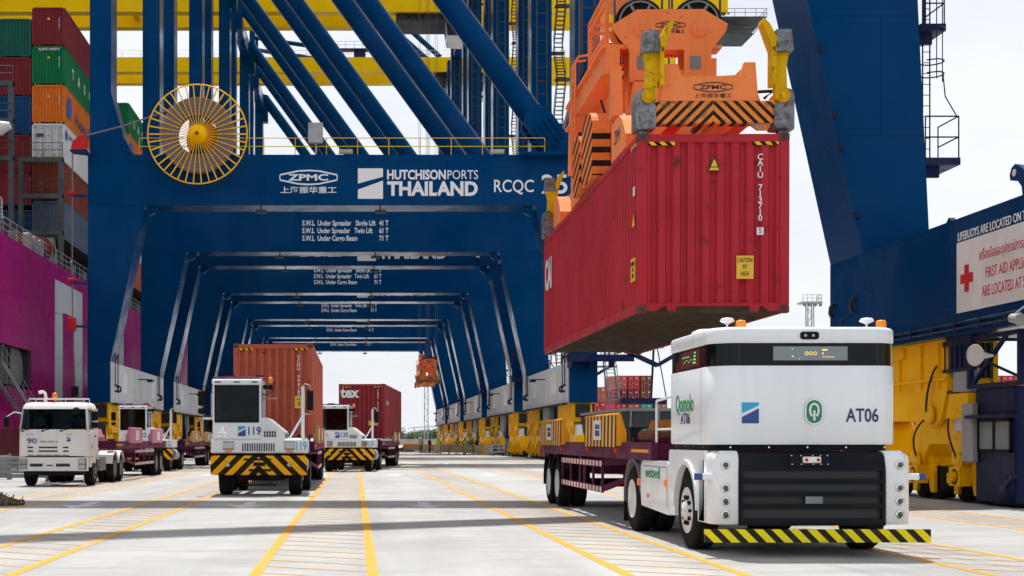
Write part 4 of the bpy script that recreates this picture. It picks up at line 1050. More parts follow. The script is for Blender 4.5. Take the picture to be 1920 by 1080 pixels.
# ================================================================== bomb-cart trailer
G_STRIPE = stripes('guide_stripes', (0.78,0.40,0.08), (0.05,0.035,0.03), (0,1,0.10), 0.34, 0.52, dirt=0.35)
G_ORANGE = paint('guide_orange', (0.82,0.32,0.02), 0.45, 0.15, 2, 0.25)
G_PINK = paint('guide_faded_pink', (0.55,0.22,0.30), 0.55, 0.2, 2, 0.2, dirtcol=(0.4,0.28,0.3))
G_TAN = paint('guide_faded_tan', (0.58,0.34,0.14), 0.5, 0.2, 2, 0.25)
REFLECT = stripes('reflective_tape', (0.70,0.68,0.66), (0.45,0.03,0.04), (0,1,0), 0.36, 0.55, dirt=0.5)
def make_trailer(label, group, guides, gmat, loc, rz=0, face=-1, letters=False, rim=RIM_D, x_beam=MAROON, guide_w=3.1):
    """origin: front centre on the ground, trailer runs to +y; the guides are upright boxes on both sides"""
    t = empty('container_trailer', loc, rz); tag(t, label, 'trailer', group)
    for s in (-1,1):
        MB().box(min(s*0.62,s*0.42),max(s*0.62,s*0.42),0.0,12.4,1.02,1.42).build('main_beam', x_beam, t)
        MB().box(min(s*1.28,s*1.18),max(s*1.28,s*1.18),0.1,12.4,1.18,1.46).build('side_rail', x_beam, t)
        pr = MB().box(min(s*1.283,s*1.28),max(s*1.283,s*1.28),0.3,1.6,1.30,1.35); pr.build('reflector_strip', G_ORANGE, t)
    cm = None
    for i in range(13):
        y = 0.15+i*1.0
        if cm is None: o = MB().box(-1.18,1.18,0,0.14,1.20,1.45).build('cross_member', x_beam, t, (0,y,0)); cm = o.data
        else: link('cross_member', cm, t, (0,y,0))
    for y in (0.6, 11.9):
        for s in (-1,1): MB().bbox(s*1.02-0.12,s*1.02+0.12,y-0.12,y+0.12,1.45,1.55,0.02).build('twistlock_pad', x_beam, t)
    for (y0, y1) in guides:
        for s in (-1,1):
            gp = empty('side_guide', parent=t)
            prof = [(s*1.18,1.42),(s*1.30,1.42),(s*1.42,1.62),(s*1.42,1.92),(s*1.34,1.96),(s*1.18,1.55)]
            body = [(s*1.19,1.40),(s*1.36,1.40),(s*1.36,1.95),(s*1.30,1.97),(s*1.19,1.62)]
            m = MB().prism(body,'y',y0,y1)
            m.build('guide_body', G_ORANGE if gmat is G_STRIPE else gmat, gp)
            xo = s*1.365
            MB().box(min(xo,s*1.36),max(xo,s*1.36),y0+0.03,y1-0.02,1.38,1.93).build('guide_face', gmat, gp)
            xp = s*1.370
            ym = (y0+y1)/2+0.2
            MB().box(min(xp,xo),max(xp,xo),ym-0.36,ym+0.36,1.5,1.86).build('guide_placard', WHITE_D, gp)
            if letters and s < 0:
                text('lettering','HUTCHISON',NAVY_T,gp,(xp-0.003,ym+0.2,1.74),0.12,'-x',0.44,0.01,'LEFT')
                text('lettering','THAILAND',NAVY_T,gp,(xp-0.003,ym+0.2,1.62),0.15,'-x',0.44,0.02,'LEFT')
            MB().cyl((xo,y0+0.15,1.32),(xo-s*0.05,y0+0.15,1.32),0.05,n=8).cyl((xo,y1-0.3,1.32),(xo-s*0.05,y1-0.3,1.32),0.05,n=8).build('marker_lamp', REDLENS, gp)
    for s in (-1,1):                                                    # side under-run guard
        gd = MB(); xg = s*1.22; ga, gb = 4.3, 9.1
        for z in (0.58, 1.06): gd.box(min(xg,xg+s*0.04),max(xg,xg+s*0.04),ga,gb,z-0.06,z+0.06)
        for y in (ga,5.25,6.2,6.75,7.9,gb-0.08): gd.box(min(xg,xg+s*0.04),max(xg,xg+s*0.04),y,y+0.08,0.58,1.06)
        gd.beam((xg,ga,0.6),(s*0.6,ga-1.8,1.05),0.06,0.1).beam((xg,ga,1.06),(s*0.6,ga-1.6,1.15),0.06,0.08).beam((xg,6.5,1.05),(xg,7.3,1.4),0.06,0.1)
        gd.build('under_run_guard', x_beam, t)
        tp = MB(); xt = xg+s*0.045
        for z in (0.58,1.06): tp.box(min(xg,xt),max(xg,xt),ga+0.02,gb-0.02,z-0.05,z+0.05)
        tp.build('reflective_tape', REFLECT, t)
        MB().box(s*0.75-0.09,s*0.75+0.09,2.9,3.1,0.45,1.1).box(s*0.75-0.16,s*0.75+0.16,2.8,3.2,0.41,0.46).build('landing_leg', CHASSIS, t)
    for y in (9.75, 11.05):
        MB().cyl((-1.0,y,0.52),(1.0,y,0.52),0.08,n=8).build('axle', CHASSIS, t)
        for s in (-1,1):
            wheel(t, s*1.12, y, 0.52, 0.29, s, False, rim); wheel(t, s*0.80, y, 0.52, 0.29, s, False, rim)
            fa = MB(); rings = []
            for a in range(-10,191,20):
                rings.append([(s*0.62, y+0.60*math.cos(R(a)), 0.55+0.60*math.sin(R(a))),(s*1.30, y+0.60*math.cos(R(a)), 0.55+0.60*math.sin(R(a))),(s*1.30, y+0.63*math.cos(R(a)), 0.55+0.63*math.sin(R(a))),(s*0.62, y+0.63*math.cos(R(a)), 0.55+0.63*math.sin(R(a)))])
            fa.loft(rings, smooth=False); fa.build('mudguard', BLACK, t)
    MB().box(-0.5,0.5,8.8,12.2,0.75,1.02).build('bogie_frame', x_beam, t)
    return t

# ================================================================== yard tractor
CHEV = stripes('bumper_chevrons', (0.85,0.40,0.01), (0.015,0.015,0.016), (1,0,1), 0.42, 0.5, ('X',0.0), dirt=0.25)
SHADE = flat('sun_blind', (0.10,0.14,0.15), 0.6)
SKIN = flat('skin', (0.30,0.16,0.10), 0.6)
LB = flat('logo_light_blue', (0.03,0.33,0.60), 0.45); DB = flat('logo_dark_blue', (0.02,0.06,0.24), 0.45)
NUMB = flat('number_blue', (0.03,0.05,0.30), 0.5); NUMC = flat('number_cyan', (0.02,0.33,0.62), 0.5)
def slash_logo(parent, x, y, z, w, h):
    MB().poly([(x-w/2,y,z+h/2),(x-w/2,y,z-0.02*h),(x+w/2,y,z+h*0.36),(x+w/2,y,z+h/2)]).build('emblem', LB, parent)
    MB().poly([(x-w/2,y,z-h/2),(x+w/2,y,z-h/2),(x+w/2,y,z+0.22*h),(x-w/2,y,z-h*0.2)]).build('emblem', DB, parent)
def seated(name, label, loc, shirt, parent=None):
    return None
def make_yard_tractor():
    t = empty('yard_tractor')
    MB().bbox(-1.29,1.29,0.0,0.32,0.56,1.08,0.02).build('bumper', CHEV, t)
    bl = MB()
    for x in (-0.82,0.82): bl.lathe([(0.01,-0.03),(0.055,-0.03),(0.06,0.0),(0.01,0.0)],(x,0,0.83),'y',14)
    bl.build('bumper_button', LAMP, t)
    mk = MB().box(-0.40,0.34,-0.016,0.0,0.955,1.0).box(-0.14,0.18,-0.016,0,0.80,0.9).box(-0.26,0.34,-0.016,0,0.66,0.72); mk.build('tow_bracket', CHASSIS, t)
    MB().bbox(-1.29,1.29,0.14,1.9,1.14,1.52,0.03).build('front_body', WHITE, t)
    gl = MB()
    for i in range(14): gl.box(-0.45+i*0.064,-0.45+i*0.064+0.036,0.132,0.2,1.2,1.41)
    gl.build('grille_slots', BLACK_T, t)
    for x in (-0.82,0.82):
        h = MB().bbox(x-0.14,x+0.14,0.11,0.16,1.26,1.44,0.012).build('headlight', LAMP, t)
        MB().box(x-0.15,x+0.15,0.125,0.15,1.245,1.262).box(x-0.15,x+0.15,0.125,0.15,1.438,1.455).build('headlight_bezel', BLACK, h)
        MB().bbox(x-0.09,x+0.09,0.11,0.15,1.165,1.225,0.012).build('indicator', AMBER, t)
    MB().box(-1.24,0.02,0.125,0.16,1.55,1.92).build('front_panel', WHITE, t)
    cb = empty('cab', parent=t)
    MB().bbox(-1.25,0.06,0.16,1.75,1.52,1.97,0.02).build('cab_base', WHITE, cb)
    p = MB()
    for x in (-1.25,-0.01): p.box(x,x+0.07,0.18,0.26,1.97,3.0)
    for x in (-1.25,-0.01): p.box(x,x+0.07,1.0,1.06,1.97,3.0).box(x,x+0.07,1.66,1.75,1.97,3.0)
    p.box(-1.25,0.06,1.68,1.75,1.97,2.3)
    p.build('cab_pillar', WHITE, cb)
    MB().bbox(-1.27,0.08,0.14,1.78,2.98,3.14,0.03).build('cab_roof', WHITE, cb)
    MB().bbox(-1.25,0.10,0.2,1.7,3.14,3.2,0.02).box(-0.95,-0.65,0.3,0.6,3.2,3.24).box(-0.1,0.1,0.3,0.8,3.2,3.25).build('roof_plate', MAROON, cb)
    mk = MB()
    for x in (-1.1,-0.6,-0.12): mk.box(x-0.08,x+0.08,0.128,0.15,3.04,3.07)
    mk.build('marker_lamps', DGREY, cb)
    MB().box(-1.19,-0.01,0.185,0.195,1.99,2.97).build('windshield', GLASS_L, cb)
    MB().box(-1.17,-0.03,0.21,0.22,2.68,2.96).build('sun_blind', SHADE, cb)
    wf = MB().box(-1.2,0.0,0.17,0.20,1.97,2.02).box(-1.2,0.0,0.17,0.2,2.945,2.985).box(-1.2,-1.165,0.17,0.2,2.0,2.95).box(-0.035,0.0,0.17,0.2,2.0,2.95)
    wf.build('window_seal', BLACK, cb)
    MB().beam((-0.95,0.165,2.03),(-0.2,0.165,2.14),0.02,0.02).build('wiper', BLACK, cb)
    for x in (-1.225,0.035): MB().box(x-0.004,x+0.004,0.27,0.99,2.0,2.97).box(x-0.004,x+0.004,1.07,1.65,2.0,2.97).build('side_glass', GLASS_L, cb)
    MB().box(-1.2,0.0,1.70,1.712,2.3,2.97).build('rear_panel', DGREY, cb)
    st_ = MB().bbox(-0.98,-0.48,0.95,1.45,1.75,2.05,0.05).bbox(-0.95,-0.5,1.38,1.52,2.0,2.7,0.05); st_.build('seat', BLACK, cb)
    MB().torus((-0.73,0.62,2.12),'z',0.2,0.018,20,6).box(-1.15,-0.05,0.28,0.5,1.97,2.05).build('dashboard', BLACK, cb)
    hd = [(0.06,1.52),(0.70,1.52),(0.70,1.72),(0.62,1.78),(0.28,2.06),(0.20,2.10),(0.06,2.10)]
    MB().prism(hd,'y',0.17,1.9).build('engine_hood', WHITE, t)
    vt = MB()
    for i in range(5):
        for k in range(2): vt.box(0.13+i*0.07,0.13+i*0.07+0.045,0.160,0.17,1.58+k*0.085,1.58+k*0.085+0.07)
    for i in range(4): vt.box(0.705,0.71,0.3+i*0.3,0.5+i*0.3,1.56,1.68)
    vt.build('hood_vents', BLACK_T, t)
    MB().box(1.12,1.21,0.5,0.59,1.52,2.95).beam((0.80,0.54,1.54),(1.14,0.54,2.12),0.06).build('exhaust_post', WHITE, t)
    mr = MB().bbox(1.27,1.45,0.42,0.62,2.30,2.86,0.03).build('mirror', BLACK, t)
    MB().tube([(1.16,0.54,2.95),(1.22,0.5,3.02),(1.35,0.5,2.98),(1.38,0.5,2.86)],0.02).tube([(1.2,0.52,2.2),(1.4,0.5,2.2),(1.4,0.5,2.3)],0.015).build('mirror_arm', GALV, mr)
    ml = MB().bbox(-1.66,-1.45,0.3,0.45,2.42,2.84,0.03).bbox(-1.66,-1.45,0.3,0.42,2.2,2.36,0.03).build('mirror', BLACK, t)
    MB().tube([(-1.25,0.3,2.95),(-1.55,0.35,2.95),(-1.55,0.36,2.84)],0.015).tube([(-1.55,0.36,2.2),(-1.5,0.33,2.15),(-1.25,0.3,2.15)],0.015).build('mirror_arm', BLACK, ml)
    bk = MB().cyl((0.30,0.3,3.03),(0.30,0.3,3.14),0.06,n=14).sphere((0.30,0.3,3.14),0.06,12,6).cyl((0.06,0.24,3.13),(0.06,0.24,3.19),0.05); bk.build('beacon', AMBER, t)
    MB().tube([(0.06,0.3,2.72),(0.2,0.3,2.72),(0.36,0.3,2.8),(0.44,0.3,3.04),(0.1,0.3,3.04)],0.014).cyl((0.16,0.26,2.93),(0.16,0.4,2.93),0.07).cyl((0.3,0.24,2.92),(0.3,0.4,2.92),0.075).build('work_lamp', BLACK, t)
    MB().box(0.06,0.45,0.9,0.92,2.62,2.66).build('rear_rail', GALV, t)
    ch = MB().box(-0.55,-0.35,0.4,5.6,0.72,1.1).box(0.35,0.55,0.4,5.6,0.72,1.1).box(-1.2,1.2,0.3,0.9,1.06,1.15).box(-0.62,0.62,0.35,0.9,0.4,0.72).box(-1.0,1.0,0.85,1.05,0.45,0.6)
    ch.build('chassis', CHASSIS, t)
    rad = MB()
    for i in range(14): rad.box(-0.36+i*0.052,-0.34+i*0.052,0.33,0.36,0.3,0.56)
    rad.box(-0.5,0.45,0.32,0.5,0.26,0.30).box(-0.5,0.45,0.32,0.5,0.56,0.6).build('radiator_guard', CHASSIS, t)
    for s in (-1,1): wheel(t, s*0.95, 0.95, 0.5, 0.34, s, True, RIM_D)
    for s in (-1,1):
        wheel(t, s*1.10, 4.3, 0.5, 0.29, s, False, RIM_D); wheel(t, s*0.78, 4.3, 0.5, 0.29, s, False, RIM_D)
        MB().box(s*0.95-0.32,s*0.95+0.32,3.7,4.9,1.06,1.09).build('mudguard', BLACK, t)
    MB().cyl((1.02,1.7,0.82),(1.02,2.6,0.82),0.24,n=18).cyl((1.02,2.8,0.72),(1.02,3.4,0.72),0.2,n=18).build('air_tank', GALV, t)
    MB().bbox(-1.24,-0.7,1.75,3.3,0.55,1.1,0.06).build('fuel_tank', CHASSIS, t)
    MB().cyl((-0.3,4.3,1.1),(-0.3,4.3,1.2),0.1).prism([(-0.5,1.1),(0.5,1.1),(0.45,1.17),(-0.45,1.17)],'y',3.9,4.7).build('fifth_wheel', CHASSIS, t)
    # emblems
    sx_, sz = -0.98, 1.72
    st = MB()
    for a in (90,210,330):
        u = Vector((math.cos(R(a)),0,math.sin(R(a)))); v = Vector((-math.sin(R(a)),0,math.cos(R(a)))); c_ = Vector((sx_,0.12,sz+0.02))
        st.poly([c_+u*0.17,c_+u*0.02+v*0.05,c_+u*0.01,c_+u*0.02-v*0.05])
    for x0,x1 in ((-0.13,-0.02),(0.02,0.13)): st.poly([(sx_+x0,0.12,sz-0.13),(sx_+x1,0.12,sz-0.13),(sx_+x1,0.12,sz-0.10),(sx_+x0,0.12,sz-0.10)])
    st.build('emblem', CHROME, t)
    slash_logo(t, -0.46, 0.12, 1.735, 0.21, 0.27)
    return t
ytr0 = make_yard_tractor()
def yard_tractor(num, label, loc, rz=0, first=[True]):
    if first[0]: t = ytr0; first[0] = False
    else: t = copy_tree(ytr0)
    t.location = loc; t.rotation_euler = (0,0,rz); tag(t, label, 'tractor', 'white yard tractors')
    YT.append((t, num)); return t
YT = []
yt119 = yard_tractor('119','white yard tractor 119 pulling the brick red container', (-2.60,35.4,0))
yt135 = yard_tractor('135','white yard tractor 135 pulling the plum container lettered tex', (-0.42,62.2,0), R(6.0)*-1)
yt122 = yard_tractor('122','white yard tractor partly hidden behind the pink side guides of a trailer', (-10.05,63.0,0))
yt4 = yard_tractor('118','white yard tractor glimpsed past the mirror of tractor 119', (-10.0,97.0,0))
for t, num in YT:
    text('lettering',num,NUMB,t,(-0.14,0.118,1.73),0.30,width=0.34,bold=0.02)
    text('lettering',num,NUMC,t,(1.125,0.136,1.32),0.34,width=0.27,bold=0.012)
    text('lettering','SINOTRUK',WHITE_D,t,(0.34,0.16,1.80),0.07,width=0.4)

GRP_T = 'trailers behind the tractors'
GUIDES = [(2.4,5.3),(8.3,11.2)]
tr119 = make_trailer('maroon trailer carrying the brick red container behind tractor 119', GRP_T, [(1.6,2.3),(5.3,6.0),(9.0,9.7)], G_TAN, (-2.53,40.2,0))
tr135 = make_trailer('maroon trailer carrying the plum container behind tractor 135', GRP_T, [(7.6,8.5),(10.4,11.3)], G_TAN, (0.06,66.9,0), R(-6.0))
tr122 = make_trailer('empty maroon trailer with tan side guides behind the half hidden tractor', GRP_T, [(2.6,5.6),(8.6,11.6)], G_TAN, (-10.05,67.9,0))
tr90 = make_trailer('empty trailer with faded pink side guides behind the dusty white truck', GRP_T, [(2.6,5.4),(8.0,10.8)], G_PINK, (-9.75,46.6,0))
c119 = container((-2.53,40.55,1.55), C_BRICK, 'brick red container on the trailer of tractor 119', 'containers on trailers'); tape(c119)
c135 = container((0.32,69.4,1.55), C_PLUM, 'plum container lettered tex on the trailer of tractor 135', 'containers on trailers', rz=R(-6.0)); tape(c135)
def vtext(s, m, c, x, z0, size, pitch, y=-0.004):
    for i, ch in enumerate(s):
        if ch != ' ': text('lettering',ch,m,c,(x,y,z0-i*pitch),size,bold=0.015)
vtext('TCNU 904189 7', WHITE_T, c119, 0.78, 2.48, 0.135, 0.118)
MB().box(0.66,0.98,-0.006,0.0,0.92,1.30).build('sticker', YSTICK, c119)
text('lettering','CAUTION\n9 6\nHIGH',BLACK_T,c119,(0.82,-0.010,1.11),0.085,width=0.26)
text('lettering','tex',WHITE_T,c135,(-0.65,-0.006,2.42),0.75,width=1.0,bold=0.04)
vtext('TGBU 679182 2', WHITE_T, c135, 0.85, 2.52, 0.13, 0.12)
MB().box(0.35,0.85,-0.006,0.0,0.72,0.95).build('sticker', YSTICK, c135)
vtext2 = [text('lettering',ch,WHITE_T,c119,(CWd/2+0.003,0.25,2.45-i*0.13),0.13,'+x') for i, ch in enumerate('TCNU904189') ]
text('lettering','TCNU 22 G1',WHITE_T,c135,(CWd/2+0.003,1.6,1.9),0.3,'+x',1.5)

# ================================================================== dusty white truck (number 90)
def make_road_truck():
    t = empty('road_truck', (-9.75,42.6,0)); tag(t, 'dusty white road truck 90 with an amber beacon on its roof', 'truck')
    W = 1.12
    cb = empty('cab', parent=t)
    base = rrect(-W,W,0.0,1.75,(0.16,0.16,0.05,0.05),5)
    def ring(z, k=1.0, dy=0.0): return [(x*k, y+dy if y < 0.9 else y, z) for x,y in base]
    MB().loft([ring(0.98),ring(1.30),ring(1.84,0.995,0.03)]).build('cab_front', WHITE_D, cb)
    MB().loft([ring(2.50,0.94,0.17),ring(2.60,0.93,0.22),ring(2.69,0.88,0.33),ring(2.73,0.80,0.5)]).build('cab_roof', WHITE_D, cb)
    def fx(z): k = (z-1.84)/(2.50-1.84); return W*(0.995-0.055*k), 0.03+0.14*k
    pl = MB()
    for s in (-1,1):
        a, b_ = fx(1.84), fx(2.50)
        pl.loft([[(s*a[0],a[1]+0.10,1.84),(s*(a[0]-0.07),a[1]+0.06,1.84),(s*(a[0]-0.07),a[1]+0.2,1.84),(s*a[0],a[1]+0.22,1.84)],[(s*b_[0],b_[1]+0.10,2.50),(s*(b_[0]-0.07),b_[1]+0.06,2.50),(s*(b_[0]-0.07),b_[1]+0.2,2.50),(s*b_[0],b_[1]+0.22,2.50)]],smooth=False)
        pl.box(min(s*1.03,s*1.10),max(s*1.03,s*1.10),1.05,1.75,1.8,2.53)
    pl.box(-1.04,1.04,1.68,1.75,1.8,2.53)
    pl.build('cab_pillar', WHITE_D, cb)
    a, b_ = fx(1.84), fx(2.50)
    MB().poly([(-a[0]+0.05,a[1]+0.03,1.84),(a[0]-0.05,a[1]+0.03,1.84),(b_[0]-0.05,b_[1]+0.03,2.51),(-b_[0]+0.05,b_[1]+0.03,2.51)]).build('windshield', GLASS, cb)
    sl = MB()
    sl.poly([(-a[0]+0.04,a[1]+0.02,1.82),(a[0]-0.04,a[1]+0.02,1.82),(a[0]-0.05,a[1]+0.025,1.875),(-a[0]+0.05,a[1]+0.025,1.875)]).poly([(-b_[0]+0.05,b_[1]+0.02,2.455),(b_[0]-0.05,b_[1]+0.02,2.455),(b_[0]-0.05,b_[1]+0.03,2.50),(-b_[0]+0.05,b_[1]+0.03,2.50)])
    for x in (-0.75,-0.1,0.5): sl.beam((x-0.25,a[1]-0.01,1.80),(x+0.35,a[1]+0.02,1.92),0.02).cyl((x-0.28,a[1]-0.02,1.78),(x-0.2,a[1]-0.0,1.80),0.025)
    sl.build('windshield_trim', BLACK, cb)
    for s in (-1,1):
        MB().poly([(s*1.075,0.32,1.87),(s*1.075,1.05,1.87),(s*1.03,1.05,2.47),(s*1.03,0.42,2.47)]).build('side_glass', GLASS, cb)
        MB().bbox(min(s*1.115,s*1.135),max(s*1.115,s*1.135),0.38,1.25,0.75,1.80,0.01).build('door', WHITE_D, cb)
        MB().box(s*1.14-0.01,s*1.14+0.01,1.0,1.2,1.6,1.65).build('door_handle', BLACK, cb)
        MB().bbox(s*0.7-0.4,s*0.7+0.4,0.5,1.4,1.6,1.85,0.05).bbox(s*0.6-0.25,s*0.6+0.25,1.3,1.45,1.8,2.35,0.05).build('seat', BLACK, cb)
    MB().box(-1.0,1.0,0.18,0.5,1.52,1.87).build('dashboard', BLACK, cb)
    vt = MB(); yv = -0.004
    for x0,x1,z0 in ((-0.82,-0.64,1.26),(-0.46,0.14,1.26),(0.32,0.50,1.26),(-0.82,-0.64,1.14),(-0.46,0.14,1.14),(0.32,0.50,1.14)): vt.box(x0,x1,yv,0.02,z0-0.025,z0+0.025)
    for i in range(5): vt.box(-0.82+i*0.275,-0.58+i*0.275,yv,0.02,0.995,1.02)
    vt.build('grille_slots', BLACK_T, cb)
    MB().loft([[(x,y-0.02,z) for x,y in base if y<1.0] for z in (0.50,0.94)],smooth=False).build('bumper', WHITE_D, t)
    MB().box(-0.72,0.72,0.0,0.3,0.93,0.985).build('bumper_gap', BLACK, t)
    bs = MB().box(-0.74,-0.33,-0.025,0,0.64,0.74).box(0.1,0.55,-0.025,0,0.64,0.74).box(-0.2,0.0,-0.025,0,0.66,0.70); bs.build('bumper_slots', BLACK_T, t)
    for s in (-1,1):
        MB().bbox(s*0.94-0.13,s*0.94+0.13,-0.03,0.1,0.54,0.91,0.02).build('headlight_bezel', BLACK, t)
        MB().bbox(s*0.94-0.11,s*0.94+0.11,-0.04,-0.02,0.73,0.89,0.008).bbox(s*0.94-0.11,s*0.94+0.11,-0.04,-0.02,0.56,0.71,0.008).build('headlight', LAMP, t)
        MB().box(s*1.15-0.04,s*1.15+0.04,0.35,0.5,0.92,0.98).build('indicator', AMBER, t)
        MB().prism([(0.3,0.62),(0.3,1.3),(0.55,1.45),(1.35,1.45),(1.7,1.2),(1.75,0.85),(1.55,1.05),(1.2,1.22),(0.9,1.2),(0.65,1.0),(0.55,0.62)],'x',min(s*0.95,s*1.14),max(s*0.95,s*1.14)).build('wheel_arch', WHITE_D, t)
    MB().box(-0.95,0.95,0.1,0.5,0.36,0.5).box(-0.4,0.4,0.3,2.0,0.4,0.8).build('underside', CHASSIS, t)
    rk = MB().tube([(-0.92,0.5,2.66),(-0.88,0.45,2.84),(0.88,0.45,2.84),(0.92,0.5,2.66)],0.022).tube([(-0.9,1.4,2.7),(-0.88,1.4,2.86),(0.88,1.4,2.86),(0.9,1.4,2.7)],0.022).tube([(-0.88,0.45,2.84),(-0.88,1.4,2.86)],0.02).tube([(0.88,0.45,2.84),(0.88,1.4,2.86)],0.02)
    for x in (-0.4,0.3): rk.cyl((x,0.46,2.68),(x,0.46,2.84),0.018,n=6)
    rk.build('roof_rack', WHITE_D, cb)
    MB().cyl((-0.08,0.6,2.70),(-0.08,0.6,2.86),0.03).cyl((-0.08,0.6,2.84),(-0.08,0.6,3.0),0.085,n=16).sphere((-0.08,0.6,3.0),0.085,14,6,0.5).build('beacon', AMBER, cb)
    MB().tube([(-0.68,1.9,1.2),(-0.68,1.9,2.98),(-0.70,1.87,3.08),(-0.76,1.8,3.12),(-0.88,1.75,3.08)],0.055,10).build('air_intake', WHITE_D, t)
    mr = MB().bbox(1.18,1.38,0.25,0.38,2.12,2.44,0.03).bbox(1.18,1.38,0.25,0.38,1.88,2.08,0.03).build('mirror', BLACK, t)
    MB().tube([(0.98,0.35,2.52),(1.2,0.25,2.55),(1.28,0.3,2.42)],0.018).tube([(1.1,0.3,1.7),(1.2,0.28,1.72),(1.28,0.3,1.8)],0.018).build('mirror_arm', WHITE_D, mr)
    ml = MB().bbox(-1.62,-1.46,0.1,0.25,1.9,2.25,0.03).build('mirror', BLACK, t)
    MB().tube([(-1.02,0.35,2.35),(-1.3,0.2,2.4),(-1.54,0.18,2.25)],0.018).build('mirror_arm', WHITE_D, ml)
    MB().lathe([(0.01,0),(0.12,0.02),(0.14,0.08),(0.01,0.1)],(0.72,0.06,2.42),'y',14).build('kerb_mirror', BLACK, cb)
    ch = MB().box(-0.45,-0.3,1.5,6.6,0.62,0.9).box(0.3,0.45,1.5,6.6,0.62,0.9).box(0.5,1.08,2.3,3.3,0.46,0.92).box(-1.08,-0.5,2.1,3.4,0.46,0.92)
    ch.build('chassis', GREY, t)
    for s in (-1,1):
        wheel(t, s*0.98, 1.15, 0.5, 0.29, s, True, RIM_D)
        for y in (4.6,5.85):
            wheel(t, s*1.03, y, 0.5, 0.27, s, False, RIM_D); wheel(t, s*0.73, y, 0.5, 0.27, s, False, RIM_D)
            f = MB(); rings = []
            for a_ in range(15,166,15): 
                cs, sn = math.cos(R(a_)), math.sin(R(a_)); rings.append([(s*0.55,y+0.57*cs,0.52+0.57*sn),(s*1.18,y+0.57*cs,0.52+0.57*sn),(s*1.18,y+0.60*cs,0.52+0.60*sn),(s*0.55,y+0.60*cs,0.52+0.60*sn)])
            f.loft(rings, smooth=False); f.build('mudguard', WHITE_D, t)
    MB().box(-0.45,0.45,4.4,6.0,0.92,1.02).cyl((0,5.2,1.0),(0,5.2,1.06),0.4,n=20).build('fifth_wheel', CHASSIS, t)
    text('lettering','90',NUMB,cb,(-0.68,-0.006,1.46),0.24,width=0.32,bold=0.01)
    text('lettering','ISUZU',BLACK_T,cb,(-0.14,-0.006,1.44),0.075,width=0.54)
    text('lettering','GIGA',RED_T,cb,(-0.75,-0.006,1.68),0.06,width=0.25); text('lettering','MAX',RED_T,cb,(0.52,-0.006,1.68),0.06,width=0.2)
    slash_logo(cb, 0.50, -0.006, 1.52, 0.12, 0.14)
    slash_logo2 = text('lettering','90',NUMB,cb,(1.139,0.55,1.28),0.2,'+x',0.25)
    return t
truck90 = make_road_truck()
# ================================================================== driverless white truck
GRILLE = paint('grille_charcoal', (0.006,0.0075,0.011), 0.40, 0.2, 2, 0.1, dirtcol=(0.03,0.028,0.026), spec=0.1)
def mesh_mat():
    m, nt, b = new_mat('perforated_mesh'); N = nt.nodes.new; Lk = nt.links.new
    tc = N('ShaderNodeTexCoord'); v = N('ShaderNodeTexVoronoi'); v.inputs['Scale'].default_value = 55; v.inputs['Randomness'].default_value = 0.0
    Lk(tc.outputs['Object'], v.inputs['Vector']); cr = N('ShaderNodeValToRGB'); cr.color_ramp.elements[0].position = 0.42; cr.color_ramp.elements[1].position = 0.5
    cr.color_ramp.elements[0].color = (0.001,0.001,0.001,1); cr.color_ramp.elements[1].color = (0.03,0.03,0.032,1)
    Lk(v.outputs['Distance'], cr.inputs[0]); Lk(cr.outputs[0], b.inputs['Base Color']); b.inputs['Roughness'].default_value = 0.5; return m
MESHM = mesh_mat()
DARKGL = flat('dark_display_glass', (0.004,0.006,0.007), 0.05, 0.0, 0, 0.2)
DISPLAY = flat('display_panel', (0.19,0.235,0.25), 0.12)
LEDG = flat('led_green', (0.1,0.9,0.25), 0.5, 0, 0.5); LEDY = flat('led_yellow', (0.95,0.65,0.15), 0.5, 0, 0.6)
QGREEN = flat('badge_green', (0.005,0.22,0.09), 0.35); GREEN_T = flat('green_lettering', (0.02,0.26,0.08), 0.5)
BUMP = stripes('low_bumper_stripes', (0.78,0.66,0.02), (0.02,0.02,0.02), (1,0,1.0), 0.225, 0.52, dirt=0.3)
NAVY2 = flat('navy_number', (0.015,0.02,0.12), 0.4)
at = empty('driverless_truck', (5.86,17.0,0)); tag(at, 'white driverless truck AT06 with black window band and yellow black low bumper', 'truck')
def ringz(base, z, inset=0.0, cx=0.0, cy=1.1):
    out = []
    for x, y in base:
        dx = (1 if x > cx else -1)*inset; dy = (1 if y > cy else -1)*inset
        out.append((x-dx, y-dy, z))
    return out
HW = 1.26
foot = rrect(-HW,HW-0.06,0.10,2.35,(0.34,0.34,0.06,0.06),9)
MB().loft([ringz(foot,1.44,0.015),ringz(foot,1.46),ringz(foot,2.45),ringz(foot,2.462,0.01)]).build('cab_body', WHITE, at)
MB().loft([ringz(foot,2.445,0.012),ringz(foot,2.765,0.012)]).build('window_band', DARKGL, at)
MB().loft([ringz(foot,2.755,0.01),ringz(foot,2.765),ringz(foot,2.92),ringz(foot,2.95,0.015),ringz(foot,2.965,0.05)]).build('cab_top', WHITE, at)
MB().loft([ringz(foot,1.36,0.07),ringz(foot,1.455,0.07)]).build('shadow_gap', BLACK, at)
sm_ = MB()
for x in (-0.90,0.88): sm_.box(x-0.006,x+0.006,0.108,0.115,2.465,2.752)
sm_.build('band_joint', BLACK_T, at)
MB().box(-0.46,0.50,0.104,0.113,2.53,2.71).build('display', DISPLAY, at)
led = MB()
for i in range(3): led.torus((-0.03+i*0.055,0.102,2.62),'y',0.02,0.005,10,4)
led.build('display_digits', LEDY, at)
text('lettering','IT Service No',LEDY,at,(0.25,0.1025,2.575),0.03,width=0.15)
